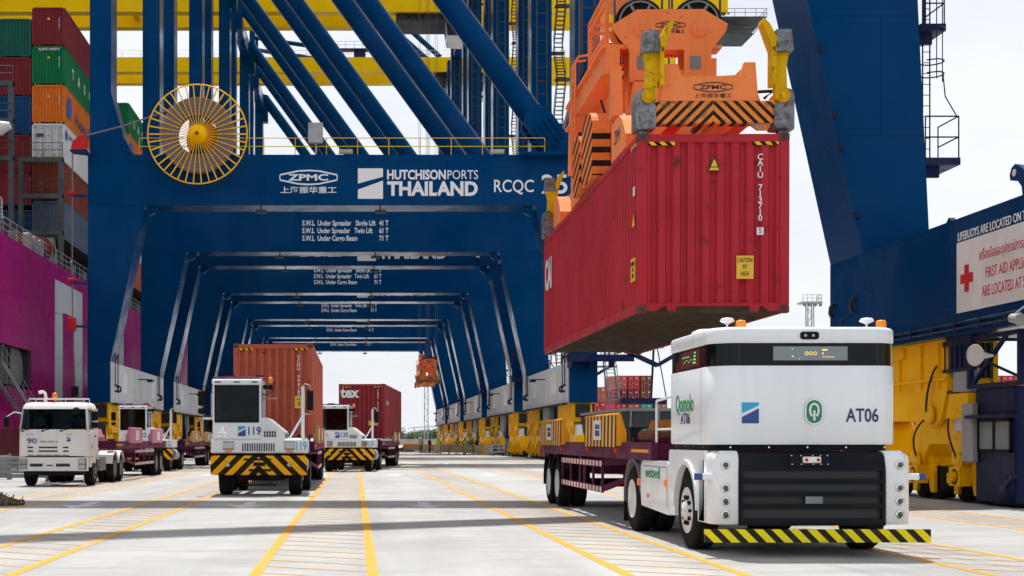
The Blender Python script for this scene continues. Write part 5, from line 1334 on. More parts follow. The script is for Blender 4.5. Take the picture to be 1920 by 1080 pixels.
MB().box(0.17,0.24,0.1,0.103,2.655,2.675).box(0.17,0.19,0.1,0.103,2.61,2.63).box(-0.22,-0.20,0.1,0.103,2.575,2.59).box(-0.13,-0.12,0.1,0.103,2.55,2.56).build('display_marks', LEDY, at)
MB().box(-0.22,-0.205,0.1,0.103,2.67,2.685).build('display_dot', LEDG, at)
xs = -HW+0.012
MB().box(xs-0.008,xs+0.002,0.72,1.72,2.50,2.72).build('side_display', flat('side_display_panel',(0.06,0.03,0.03),0.1), at)
sd = MB()
for i in range(9): sd.box(xs-0.011,xs-0.008,1.62-i*0.045,1.635-i*0.045,2.64,2.655)
for i in range(4): sd.box(xs-0.011,xs-0.008,0.92,1.05-0.02*i,2.54+i*0.045,2.56+i*0.045)
for i in range(4): sd.box(xs-0.011,xs-0.008,1.5-0.12*i,1.54-0.12*i,2.57+0.02*(i%2),2.585+0.02*(i%2))
sd.build('side_display_digits', LEDG, at)
MB().prism(rrect(-0.115,0.125,2.80,2.90,(0.035,)*4,4),'y',0.085,0.10).build('front_camera', BLACK, at)
cl = MB()
for x in (-0.05,0.05): cl.lathe([(0.005,-0.012),(0.018,-0.012),(0.022,0.0),(0.005,0.0)],(x,0.085,2.85),'y',12)
cl.build('camera_lens', LAMP, at)
# emblem, badge and lettering on the front
yf = 0.094
slash_logo(at, -0.76, yf, 1.85, 0.22, 0.27)
bg = rrect(0.06-0.115,0.06+0.115,1.70,2.03,(0.113,)*4,8)
MB().prism(bg,'y',0.080,0.099).build('badge_rim', CHROME, at)
MB().prism(rrect(0.06-0.10,0.06+0.10,1.715,2.015,(0.099,)*4,8),'y',0.077,0.081).build('badge', QGREEN, at)
qb = MB(); n = 20; pth = []
for i in range(n+1):
    a = R(-150+300*i/n); pth.append((0.06+0.056*math.sin(a), 0.075, 1.882+0.085*math.cos(a)))
qb.tube(pth,0.015,6).cyl((0.06,0.075,1.75),(0.06,0.075,1.88),0.015,n=6)
qb.build('badge_letter', WHITE_T, at)
text('lettering','AT06',NAVY2,at,(0.69,yf,1.81),0.245,width=0.42,bold=0.012)
text('lettering','Qomolo',GREEN_T,at,(-HW-0.003,1.50,2.0),0.34,'-x',1.0,0.02)
text('lettering','AT06',NAVY2,at,(-HW-0.003,1.45,1.79),0.215,'-x',0.52,0.012)
# roof fittings
for x in (-0.96,0.88):
    a = MB().cyl((x,0.45,2.95),(x,0.45,3.03),0.014,n=8).lathe([(0.01,0),(0.03,0.015),(0.09,0.04),(0.095,0.055),(0.07,0.085),(0.01,0.095)],(x,0.45,3.02),'z',20)
    a.build('satellite_antenna', WHITE, at)
    MB().lathe([(0.066,0),(0.068,0.06),(0.062,0.1),(0.05,0.115),(0.01,0.12)],(x+0.155,0.36,2.955),'z',18).build('beacon', AMBER, at)
MB().lathe([(0.01,0.1),(0.12,0.095),(0.2,0.06),(0.22,0.0),(0.01,0)],(-0.95,1.5,2.95),'z',24).build('roof_dome', WHITE, at)
MB().box(-0.42,-0.30,1.9,2.0,2.96,3.02).cyl((-0.2,1.9,2.95),(-0.2,1.9,3.04),0.008,n=6).build('roof_sensor', DB, at)
# lower front: charcoal panel with four slotted vents
prof = [(0.12,1.35),(0.05,1.33),(0.0,1.28),(-0.045,1.15)]
GX0, GX1 = -0.94, 0.93
zs = [(1.105,1.00),(0.94,0.838),(0.775,0.68),(0.622,0.49)]
gp = MB(); gp.prism(prof+[(-0.05,1.105),(0.2,1.105),(0.2,1.35)],'x',GX0,GX1)
bars = [(1.00,0.94),(0.838,0.775),(0.68,0.622),(0.49,0.40)]
for za, zb in bars: gp.prism([(-0.055,za),(-0.06,(za+zb)/2),(-0.055,zb),(0.15,zb),(0.15,za)],'x',GX0,GX1)
for s in (-1,1):
    for za, zb in zs: x0 = GX0 if s < 0 else GX1-0.045; gp.box(x0,x0+0.045,-0.054,0.15,zb,za)
gp.build('front_panel', GRILLE, at)
for za, zb in zs: MB().box(GX0+0.045,GX1-0.045,0.0,0.03,zb,za).build('vent_mesh', MESHM, at)
MB().prism([(-0.30,-0.08),(0.22,-0.08),(0.22,0.08),(-0.30,0.08)],'y',-0.012,0.012).build('sensor_plate', GRILLE, at, (0,-0.025,1.235), (R(-16),0,0))
MB().bbox(-0.13,0.10,-0.075,-0.02,1.205,1.285,0.012).build('sensor', WHITE_D, at)
ey = MB()
for x in (-0.09,0.06): ey.lathe([(0.003,-0.006),(0.02,-0.006),(0.022,0),(0.003,0)],(x,-0.075,1.245),'y',12)
ey.build('sensor_eye', RED, at)
bt = MB()
for x in (-0.27,-0.15,0.0,0.1,0.19):
    for z in (1.19,1.30): bt.cyl((x,-0.06+(z-1.19)*0.2,z),(x,-0.05+(z-1.19)*0.2,z),0.008,n=6)
bt.build('plate_bolts', CHROME, at)
MB().box(-0.10,0.12,-0.064,-0.05,0.685,0.775).build('number_plate', GREY, at)
# fenders with lights
for s in (-1,1):
    nm = empty('front_fender', parent=at)
    x0, x1 = (-1.29,-0.945) if s < 0 else (0.935,1.29)
    rr_ = (0.17,0.02,0.0,0.0) if s < 0 else (0.02,0.17,0.0,0.0)
    ft = rrect(x0,x1,-0.035,0.62,rr_,8)
    cx = s*0.9
    def rg(z, k): return [((x-k*s if (x > cx) == (s > 0) and abs(x) > 1.2 else x), y+(k if y < 0.1 else 0), z) for x, y in ft]
    MB().loft([rg(0.415,0.01),rg(0.43,0.0),rg(1.24,0.0),rg(1.31,0.02),rg(1.35,0.07),rg(1.36,0.12)]).build('fender_front', WHITE_R, nm)
    arch = []
    for a in range(0,181,12): arch.append((1.30+0.62*math.cos(R(180-a)), 0.56+0.62*math.sin(R(a))))
    sidep = [(0.35,0.42),(0.66,0.42)]+[p for p in arch]+[(1.95,0.42),(2.30,0.42),(2.30,1.30),(2.26,1.36),(0.35,1.36)]
    xa, xb = sorted((s*1.29,s*1.24)); MB().prism(sidep,'x',xa,xb).build('fender_side', WHITE_R, nm)
    lp = MB(); rg2 = []
    for a in range(0,181,10):
        cs, sn = math.cos(R(a)), math.sin(R(a))
        rg2.append([(s*1.32,1.30+0.60*cs,0.56+0.60*sn),(s*1.32,1.30+0.665*cs,0.56+0.665*sn),(s*1.23,1.30+0.665*cs,0.56+0.665*sn),(s*1.23,1.30+0.60*cs,0.56+0.60*sn)])
    lp.loft(rg2, smooth=False); lp.build('arch_lip', WHITE, nm)
    MB().box(min(s*0.55,s*1.24),max(s*0.55,s*1.24),0.62,2.2,1.18,1.34).box(min(s*0.5,s*1.23),max(s*0.5,s*1.23),0.6,0.66,0.42,1.3).build('wheel_well', BLACK, nm)
    for z in (1.18,0.885,0.715,0.545):
        hl = MB().lathe([(0.02,-0.012),(0.052,-0.012),(0.056,0.0),(0.056,0.02),(0.02,0.02)],(s*1.12,-0.038,z),'y',20).build('headlight', CHROME, nm)
    hz = MB()
    for z in (1.18,0.885,0.715,0.545): hz.lathe([(0.004,-0.022),(0.02,-0.018),(0.036,-0.005),(0.036,0.0),(0.004,0)],(s*1.12,-0.046,z),'y',16)
    hz.build('headlight_lens', flat('dark_lens',(0.10,0.105,0.11),0.1,0.6) if 'dark_lens' not in MATS else MATS['dark_lens'], nm)
    MB().bbox(s*1.30-0.10,s*1.30+0.10,0.02,0.16,0.985,1.07,0.01).build('lidar_bracket', WHITE, nm)
    MB().cyl((s*1.44,0.06,0.985),(s*1.44,0.06,1.07),0.055,n=18).build('lidar_sensor', DB, nm)
    MB().lathe([(0.005,-0.03),(0.03,-0.02),(0.035,0.0),(0.005,0)],(s*1.29,0.5,0.98),'x' ,12).build('indicator', AMBER, nm)
fx_ = MB()
for x in (-1.0,-0.5,0.0,0.5,1.0): fx_.cyl((x,0.165,1.405),(x,0.155,1.405),0.012,n=8)
for s_ in (-1,1):
    for y in (0.7,1.2,1.7,2.2): fx_.cyl((s_*1.2,y,1.405),(s_*1.215,y,1.405),0.012,n=8)
fx_.build('fixing_screws', CHROME, at)
sj = MB()
for y in (0.62,): sj.box(-HW-0.002,-HW+0.004,y,y+0.008,1.47,2.44).box(HW-0.064,HW-0.058,y,y+0.008,1.47,2.44)
sj.build('panel_joint', GREY, at)
MB().box(-1.43,1.43,-0.24,-0.17,0.20,0.365).build('low_bumper', BUMP, at)
MB().box(-0.7,-0.6,-0.17,0.6,0.26,0.32).box(0.6,0.7,-0.17,0.6,0.26,0.32).build('bumper_arm', CHASSIS, at)
ch = MB().box(-0.48,-0.3,0.3,6.2,0.55,0.95).box(0.3,0.48,0.3,6.2,0.55,0.95).box(-0.8,0.8,0.25,0.9,0.40,0.6).box(-0.55,0.55,0.9,2.0,0.38,0.7).cyl((-1.0,1.3,0.52),(1.0,1.3,0.52),0.07)
ch.build('chassis', CHASSIS, at)
for s in (-1,1): wheel(at, s*1.12, 1.30, 0.53, 0.32, s, True, RIM, 'front_wheel')
big = MB()
for s in (-1,1):
    for i in range(10):
        t = 2*math.pi*i/10; y, z = 1.30+0.175*math.cos(t), 0.53+0.175*math.sin(t)
        big.cyl((s*1.19,y,z),(s*1.30,y,z),0.024,n=8)
big.build('hub_bolts', CHASSIS, at)
for s in (-1,1):
    wheel(at, s*1.14, 4.9, 0.53, 0.29, s, False, RIM, 'rear_wheel'); wheel(at, s*0.80, 4.9, 0.53, 0.29, s, False, RIM, 'rear_wheel')
    f = MB(); rings = []
    for a_ in range(-8,179,12):
        cs, sn = math.cos(R(a_)), math.sin(R(a_)); rings.append([(s*0.60,4.9+0.62*cs,0.55+0.62*sn),(s*1.29,4.9+0.62*cs,0.55+0.62*sn),(s*1.29,4.9+0.65*cs,0.55+0.65*sn),(s*0.60,4.9+0.65*cs,0.55+0.65*sn)])
    f.loft(rings, smooth=False); f.build('mudguard', GREY, at)
    MB().box(s*0.95-0.33,s*0.95+0.33,5.58,5.61,0.12,0.75).build('mud_flap', BLACK, at)
    sk = MB().prism([(2.32,0.40),(2.32,1.14),(2.38,1.18),(4.05,1.18),(4.2,1.08),(4.22,0.72),(4.16,0.46)],'x',min(s*1.29,s*0.72),max(s*1.29,s*0.72)).build('side_skirt', WHITE_R, at)
    MB().box(min(s*1.293,s*1.289),max(s*1.293,s*1.289),2.5,4.05,1.09,1.10).box(min(s*1.293,s*1.289),max(s*1.293,s*1.289),2.42,2.43,0.5,1.1).build('panel_joint', BLACK_T, sk)
    for y, z in ((2.45,0.86),(4.3,0.82)): MB().bbox(s*1.29-0.03,s*1.29+0.03,y-0.05,y+0.05,z-0.05,z+0.06,0.01).build('side_marker', AMBER, at)
    MB().box(min(s*1.295,s*1.289),max(s*1.295,s*1.289),3.6,3.75,0.60,0.66).build('warning_label', REDLENS, sk)
text('lettering','westwell',GREEN_T,at,(-1.294,3.35,0.99),0.24,'-x',1.0,0.008)
hr = MB().tube([(-1.22,3.4,1.18),(-1.22,3.4,2.0),(-1.22,3.38,2.1),(-1.22,2.36,2.14)],0.02,8).tube([(-1.22,3.4,1.66),(-1.22,2.36,1.66)],0.018,8)
hr.build('handrail', WHITE, at)
MB().tube([(-1.2,2.4,1.60),(-1.1,2.45,1.75),(-1.0,2.5,1.62)],0.03).box(-1.2,-1.15,2.36,2.45,1.45,1.85).build('air_coupling', AMBER, at)
MB().prism([(-0.45,0.95),(0.45,0.95),(0.4,1.05),(-0.4,1.05)],'y',4.4,5.4).build('fifth_wheel', CHASSIS, at)
tr06 = make_trailer('maroon trailer with striped orange side guides behind the white driverless truck', GRP_T, [(2.4,5.6),(8.5,11.7)], G_STRIPE, (5.83,20.25,0), 0, -1, True, RIM)
rust = MB().bbox(-1.15,-0.2,0.7,1.7,1.47,1.66,0.04).build('rusty_platform', paint('rusty_steel',(0.16,0.06,0.03),0.7,0.5,3,0.2,rust=0.5), tr06)

# ================================================================== hanging container
hc = container((5.79,21.4,3.56), C_RED, 'red container hanging from the orange spreader above the white truck', None, 2, R(-1.0), R(0.5))
tape(hc)
vtext('CAIU 713710', WHITE_T, hc, 0.745, 2.51, 0.135, 0.0985)
MB().box(0.69,0.80,-0.006,0.0,1.255,1.375).build('sticker', WHITE_T, hc); text('lettering','5',C_RED,hc,(0.745,-0.010,1.315),0.12)
MB().box(0.365,0.64,-0.006,0.0,0.545,0.92).build('sticker', YSTICK, hc)
text('lettering','CAUTION\n9\'6"\nHIGH',BLACK_T,hc,(0.5,-0.010,0.735),0.105,width=0.24,line=1.05)
tri = MB().poly([(-0.10,-0.006,2.285),(0.11,-0.006,2.285),(0.03,-0.006,2.50),(-0.02,-0.006,2.50)]); tri.build('sticker', BLACK_T, hc)
MB().poly([(-0.075,-0.008,2.30),(0.085,-0.008,2.30),(0.012,-0.008,2.47),(-0.002,-0.008,2.47)]).build('sticker', YSTICK, hc)
text('lettering','DANGER',BLACK_T,hc,(0.005,-0.011,2.35),0.03)
xs_ = -CWd/2-0.002
MB().box(xs_-0.003,xs_+0.01,0.25,0.60,0.55,0.93).build('sticker', YSTICK, hc)
text('lettering','CAUTION\n9\'6"\nHIGH',BLACK_T,hc,(xs_-0.006,0.42,0.74),0.10,'-x',0.3)
MB().poly([(xs_-0.004,0.25,1.45),(xs_-0.004,0.5,1.45),(xs_-0.004,0.37,1.66)]).build('sticker', YSTICK, hc)
MB().box(xs_-0.003,xs_+0.01,0.3,0.42,1.95,2.1).build('sticker', WHITE_T, hc)
text('lettering','CAI',WHITE_T,hc,(xs_-0.004,11.3,1.9),1.0,'-x',1.2,0.04)

# ================================================================== spreader
SP_STR = stripes('spreader_chevrons', (0.78,0.24,0.05), (0.02,0.018,0.016), (1,0,1.0), 0.175, 0.55, ('X',-0.02), dirt=0.95)
SP_STR2 = stripes('spreader_hazard', (0.85,0.22,0.04), (0.015,0.014,0.014), (0,0.35,1.0), 0.26, 0.55, dirt=0.35)
def make_spreader():
    s = empty('spreader')
    for e, y0, sg in ((0,0.0,1),(1,CL,-1)):           # end beams at both ends
        en = empty('end_beam', (0,y0,0), 0 if sg > 0 else math.pi, parent=s)
        for sx in (-1,1):
            pr = [(sx*1.27,0.03),(sx*1.27,0.55),(sx*1.24,0.66),(sx*1.12,0.70),(sx*1.02,0.62),(sx*1.0,0.44),(sx*0.95,0.42),(sx*0.95,0.06)]
            MB().prism(pr,'y',-0.10,0.30).build('corner_housing', STEEL_WORN, en)
            MB().cyl((sx*1.08,-0.18,0.56),(sx*1.08,0.3,0.56),0.11,n=16).lathe([(0.02,-0.04),(0.08,-0.04),(0.08,0),(0.02,0)],(sx*1.08,-0.18,0.56),'y',8).build('flipper_hinge', FLIP, en)
            MB().bbox(sx*1.13-0.07,sx*1.13+0.07,0.02,0.2,-0.05,0.04,0.01).build('twistlock', STEEL_WORN, en)
            # flipper: arm, worn block, inward lip
            a = MB().prism([(sx*1.14,0.5),(sx*1.12,1.02),(sx*1.17,1.28),(sx*0.92,1.28),(sx*0.90,1.05),(sx*0.90,0.85),(sx*0.94,0.75),(sx*0.95,0.5)],'y',-0.16,-0.02)
            a.prism([(sx*0.90,1.20),(sx*0.86,1.26),(sx*0.70,1.70),(sx*0.72,1.76),(sx*0.82,1.66),(sx*0.93,1.44)],'y',-0.30,-0.02)
            a.box(min(sx*0.86,sx*0.92),max(sx*0.86,sx*0.92),-0.30,-0.02,0.7,1.3)
            fl = a.build('flipper', FLIP, en)
            MB().prism([(sx*1.20,1.24),(sx*1.17,1.58),(sx*0.93,1.58),(sx*0.93,1.24)],'y',-0.28,0.0).build('flipper_block', STEEL_WORN, fl)
        MB().bbox(-1.02,1.02,-0.06,0.22,0.14,0.50,0.02).build('striped_plate', SP_STR, en)
        ap = [(-1.0,0.14)]+[(-0.95+0.22*i/4,0.14-0.09*math.sin(math.pi*i/8)) for i in range(5)]
        MB().prism([(0.55,0.14),(0.70,0.03),(0.86,0.03),(0.93,0.14)],'y',-0.03,0.03).build('lug_plate', ORANGE_WORN, en)
        pl = [(-0.92,0.50),(0.68,0.50),(0.64,0.62),(0.60,1.12),(0.42,1.12),(0.36,0.92),(0.0,0.90),(-0.60,0.90),(-0.64,1.10),(-0.88,1.10),(-0.90,0.9)]
        MB().prism([(x+0.06,z) for x,z in pl],'y',-0.04,0.05).build('name_plate', ORANGE, en)
        MB().box(-0.86,-0.72,0.05,0.9,0.5,1.08).box(0.50,0.64,0.05,0.9,0.5,1.08).build('plate_brace', ORANGE, en)
        zpmc_logo(en, -0.02, -0.042, 0.72, 0.62, BLACK_T)
        MB().box(-0.66,-0.42,0.2,3.4,0.18,0.62).box(0.42,0.66,0.2,3.4,0.18,0.62).build('telescopic_beam', ORANGE, en)
    fr = MB().box(-0.85,-0.35,3.0,9.2,0.12,0.85).box(0.35,0.85,3.0,9.2,0.12,0.85)
    for y in (3.0,5.9,8.9): fr.box(-0.35,0.35,y,y+0.3,0.15,0.82)
    fr.build('main_frame', ORANGE, s)
    for y0, y1 in ((1.4,2.8),(6.3,7.9),(9.6,10.8)): MB().prism([(y0,0.06),(y0,0.3),(y0+0.3,0.6),(y0+0.6,0.75),(y1,0.75),(y1,0.06)],'x',-1.16,-0.87).build('side_plate', ORANGE, s)
    text('lettering','ZPM',BLACK_T,s,(-1.163,2.2,0.42),0.34,'-x',0.55)
    for y0, y1, h in ((4.1,5.4,1.42),(5.65,6.6,1.28)):
        k = empty('guard_box', parent=s)
        ym_, hw_ = (y0+y1)/2, (y1-y0)/2; pr = [(y0+0.12,0.06),(y1-0.12,0.06),(y1,0.2)]+[(ym_+hw_*math.cos(R(a)), h-hw_*0.55+hw_*0.55*math.sin(R(a))) for a in range(0,181,15)]+[(y0,0.2)]
        MB().prism(pr,'x',-1.30,-0.95).build('guard_shell', ORANGE, k)
        MB().prism(pr,'x',-1.306,-1.30).build('guard_stripes', SP_STR2, k)
        MB().prism([(-1.30,0.1),(-0.95,0.1),(-0.95,h-0.5),(-1.12,h-0.4),(-1.30,h-0.5)],'y',y0-0.006,y0).build('guard_end', SP_STR2, k)
    # headblock: two sheave plates joined by beams
    hp = [(-0.62,3.08),(0.62,3.08),(1.08,2.80),(1.04,2.66),(0.88,2.45),(0.76,2.30),(0.72,1.80),(0.60,1.72),(-0.60,1.72),(-0.72,1.80),(-0.76,2.30),(-0.88,2.45),(-1.04,2.66),(-1.08,2.80)]
    for y0 in (3.55, 8.0):
        hb = empty('headblock', (0,0,0.03), parent=s)
        def plate(y, win):
            m = MB()
            m.prism([(x+0.08,z) for x,z in ((-0.62,3.08),(0.62,3.08),(1.08,2.80),(1.04,2.66),(0.88,2.45),(0.77,2.32),(-0.77,2.32),(-0.88,2.45),(-1.04,2.66),(-1.08,2.80))],'y',y,y+0.06)
            m.box(-0.69,-0.18,y,y+0.06,1.72,2.32).box(0.34,0.85,y,y+0.06,1.72,2.32).box(-0.18,0.34,y,y+0.06,1.72,1.86)
            return m
        plate(y0,1).build('sheave_plate', ORANGE, hb); plate(y0+0.5,1).build('sheave_plate', ORANGE, hb)
        MB().box(-0.66,0.82,y0+0.06,y0+0.5,1.74,1.95).box(-0.9,1.06,y0+0.06,y0+0.5,2.36,2.42).build('plate_spacer', ORANGE, hb)
        for x in (-0.46,0.62):
            sv = MB().lathe([(0.1,-0.13),(0.46,-0.13),(0.47,-0.09),(0.42,-0.03),(0.42,0.03),(0.47,0.09),(0.46,0.13),(0.1,0.13)],(x,y0+0.28,2.88),'y',36).build('sheave', BLACK, hb)
            rb = MB()
            for i in range(6):
                a = 2*math.pi*i/6; rb.beam((x+0.1*math.cos(a),y0+0.13,2.88+0.1*math.sin(a)),(x+0.40*math.cos(a),y0+0.13,2.88+0.40*math.sin(a)),0.03,0.05)
            rb.torus((x,y0+0.14,2.88),'y',0.39,0.02,32,6)
            rb.build('sheave_ribs', GREY, hb)
            MB().lathe([(0.02,-0.05),(0.10,-0.05),(0.16,-0.02),(0.17,0.02),(0.02,0.02)],(x,y0-0.005,2.70),'y',20).box(x-0.05,x+0.05,y0-0.08,y0-0.05,2.66,2.76).build('axle_pin', ORANGE, hb)
        zpmc_logo(hb, 0.08, y0-0.004, 2.78, 0.55, BLACK_T)
        for x in (-0.45,0.55): MB().box(x-0.10,x+0.10,y0-0.012,y0-0.001,1.95,2.2).build('inspection_cover', GREY, hb)
        rp = MB()
        for x in (-0.92,-0.02,0.17,1.08): rp.cyl((x,y0+0.28,2.88),(x*1.0,y0+0.28+ (0.3 if y0<5 else -0.3),53.5),0.022,n=6)
        rp.build('hoist_rope', ROPE, hb)
    hbm = MB().prism([(3.6,1.92),(8.5,1.92),(8.5,2.36),(3.6,2.36)],'x',-1.12,-0.86).prism([(3.6,1.86),(8.5,1.86),(8.5,1.92),(3.6,1.92)],'x',-1.2,-0.78).prism([(3.6,2.36),(8.5,2.36),(8.5,2.42),(3.6,2.42)],'x',-1.2,-0.78).prism([(3.6,1.72),(8.5,1.72),(8.5,2.15),(3.6,2.15)],'x',0.68,0.96).box(-0.55,0.7,5.8,6.3,1.75,2.1)
    hbm.build('headblock_beam', ORANGE, s, (0,0,0.05))
    for y in (3.8,8.2):
        for x in (-0.55,0.55): MB().box(x-0.12,x+0.12,y,y+0.3,0.8,1.8).build('headblock_link', ORANGE, s)
    MB().prism([(-0.75,0.82),(-0.35,0.82),(-0.2,1.78),(-0.6,1.78)],'y',3.55,3.75).build('link_plate', ORANGE, s)
    MB().prism([(0.35,0.82),(0.75,0.82),(0.9,1.78),(0.5,1.78)],'y',3.55,3.75).build('link_plate', ORANGE, s)
    # cable basket cage and ladder
    cg = empty('cable_basket', (0,0,0.06), parent=s)
    fm = MB(); x0, x1, ya, yb, z0, z1 = -0.98,-0.40,4.35,6.4,2.2,3.62
    for x in (x0,x1):
        for y in (ya,yb): fm.box(x-0.04,x+0.04,y-0.04,y+0.04,z0,z1)
        for z in (z0,z0+0.62,z0+1.25,z1): fm.box(x-0.035,x+0.035,ya,yb,z-0.035,z+0.035)
    for y in (ya,yb):
        for z in (z0,z0+0.62,z0+1.25,z1): fm.box(x0,x1,y-0.035,y+0.035,z-0.035,z+0.035)
    fm.prism([(x0,z1-0.4),(x1,z1-0.4),(x1,z1+0.02),(x0,z1-0.1)],'y',ya-0.05,ya+0.01)
    fm.build('basket_frame', ORANGE, cg)
    ms = MB()
    for i in range(1,13): ms.box(x0-0.004,x0+0.004,ya+(yb-ya)*i/13-0.008,ya+(yb-ya)*i/13+0.008,z0,z1)
    for i in range(1,12): ms.box(x0-0.004,x0+0.004,ya,yb,z0+(z1-z0)*i/12-0.008,z0+(z1-z0)*i/12+0.008)
    for i in range(1,6): ms.box(x0+(x1-x0)*i/6-0.008,x0+(x1-x0)*i/6+0.008,ya-0.02,ya-0.01,z0,z1-0.4)
    ms.build('basket_mesh', ORANGE, cg)
    cb = MB()
    for i in range(6): cb.torus((-0.69,5.4,2.3+i*0.11),'z',0.26,0.05,18,6)
    cb.build('coiled_cable', CABLE, cg)
    ld = MB()
    for y in (6.75,7.15): ld.tube([(-1.24,y,1.3),(-1.24,y,3.0),(-1.17,y,3.12),(-0.95,y,3.15)],0.025,6)
    for i in range(8): ld.cyl((-1.24,6.75,1.4+i*0.21),(-1.24,7.15,1.4+i*0.21),0.016,n=6)
    ld.build('ladder', ORANGE, s)
    for y0_ in (3.3, 8.7):
        MB().prism([(y0_-0.25,1.0),(y0_+0.25,1.0),(y0_+0.12,1.95),(y0_-0.12,1.95)],'x',-1.08,-0.9).build('hanger_plate', ORANGE, s)
    for k in range(4): MB().cyl((-1.02,6.9+k*0.34,0.85),(-1.02,6.9+k*0.34,1.25),0.07,n=10).build('hydraulic_valve', STEEL_WORN, s)
    for x in (-0.2,0.3): MB().cyl((x,0.5,0.62),(x,2.6,0.62),0.07,n=12).build('hydraulic_cylinder', STEEL_WORN, s)
    vb = MB()
    for y, z in ((4.6,0.9),(6.4,0.88),(7.4,0.95)): vb.bbox(-0.8,-0.3,y,y+0.5,z,z+0.35,0.02)
    vb.bbox(0.0,0.8,4.7,5.6,0.86,1.4,0.02); vb.build('hydraulic_unit', ORANGE, s)
    for pts in ([(-0.6,4.9,1.2),(-0.9,5.0,1.5),(-0.95,5.2,1.8)],[(-0.4,7.6,1.2),(-0.7,7.3,1.6),(-0.9,6.6,1.8)],[(0.9,0.3,0.62),(1.0,0.15,0.7),(0.8,0.6,0.8)]):
        MB().tube(pts,0.028).build('hydraulic_hose', CABLE, s)
    return s
sp0 = make_spreader()
sp0.location = (5.79,21.4,3.56+CHt+0.02); sp0.rotation_euler = (R(0.5),0,R(-1.0))
tag(sp0, 'orange spreader and headblock gripping the red container above the white truck', 'spreader', 'orange crane spreaders')
sp1 = copy_tree(sp0); sp1.location = (8.6,153.0,8.0); sp1.rotation_euler = (0,0,0)
tag(sp1, 'small distant orange spreader hanging empty inside the nested portals', 'spreader', 'orange crane spreaders')
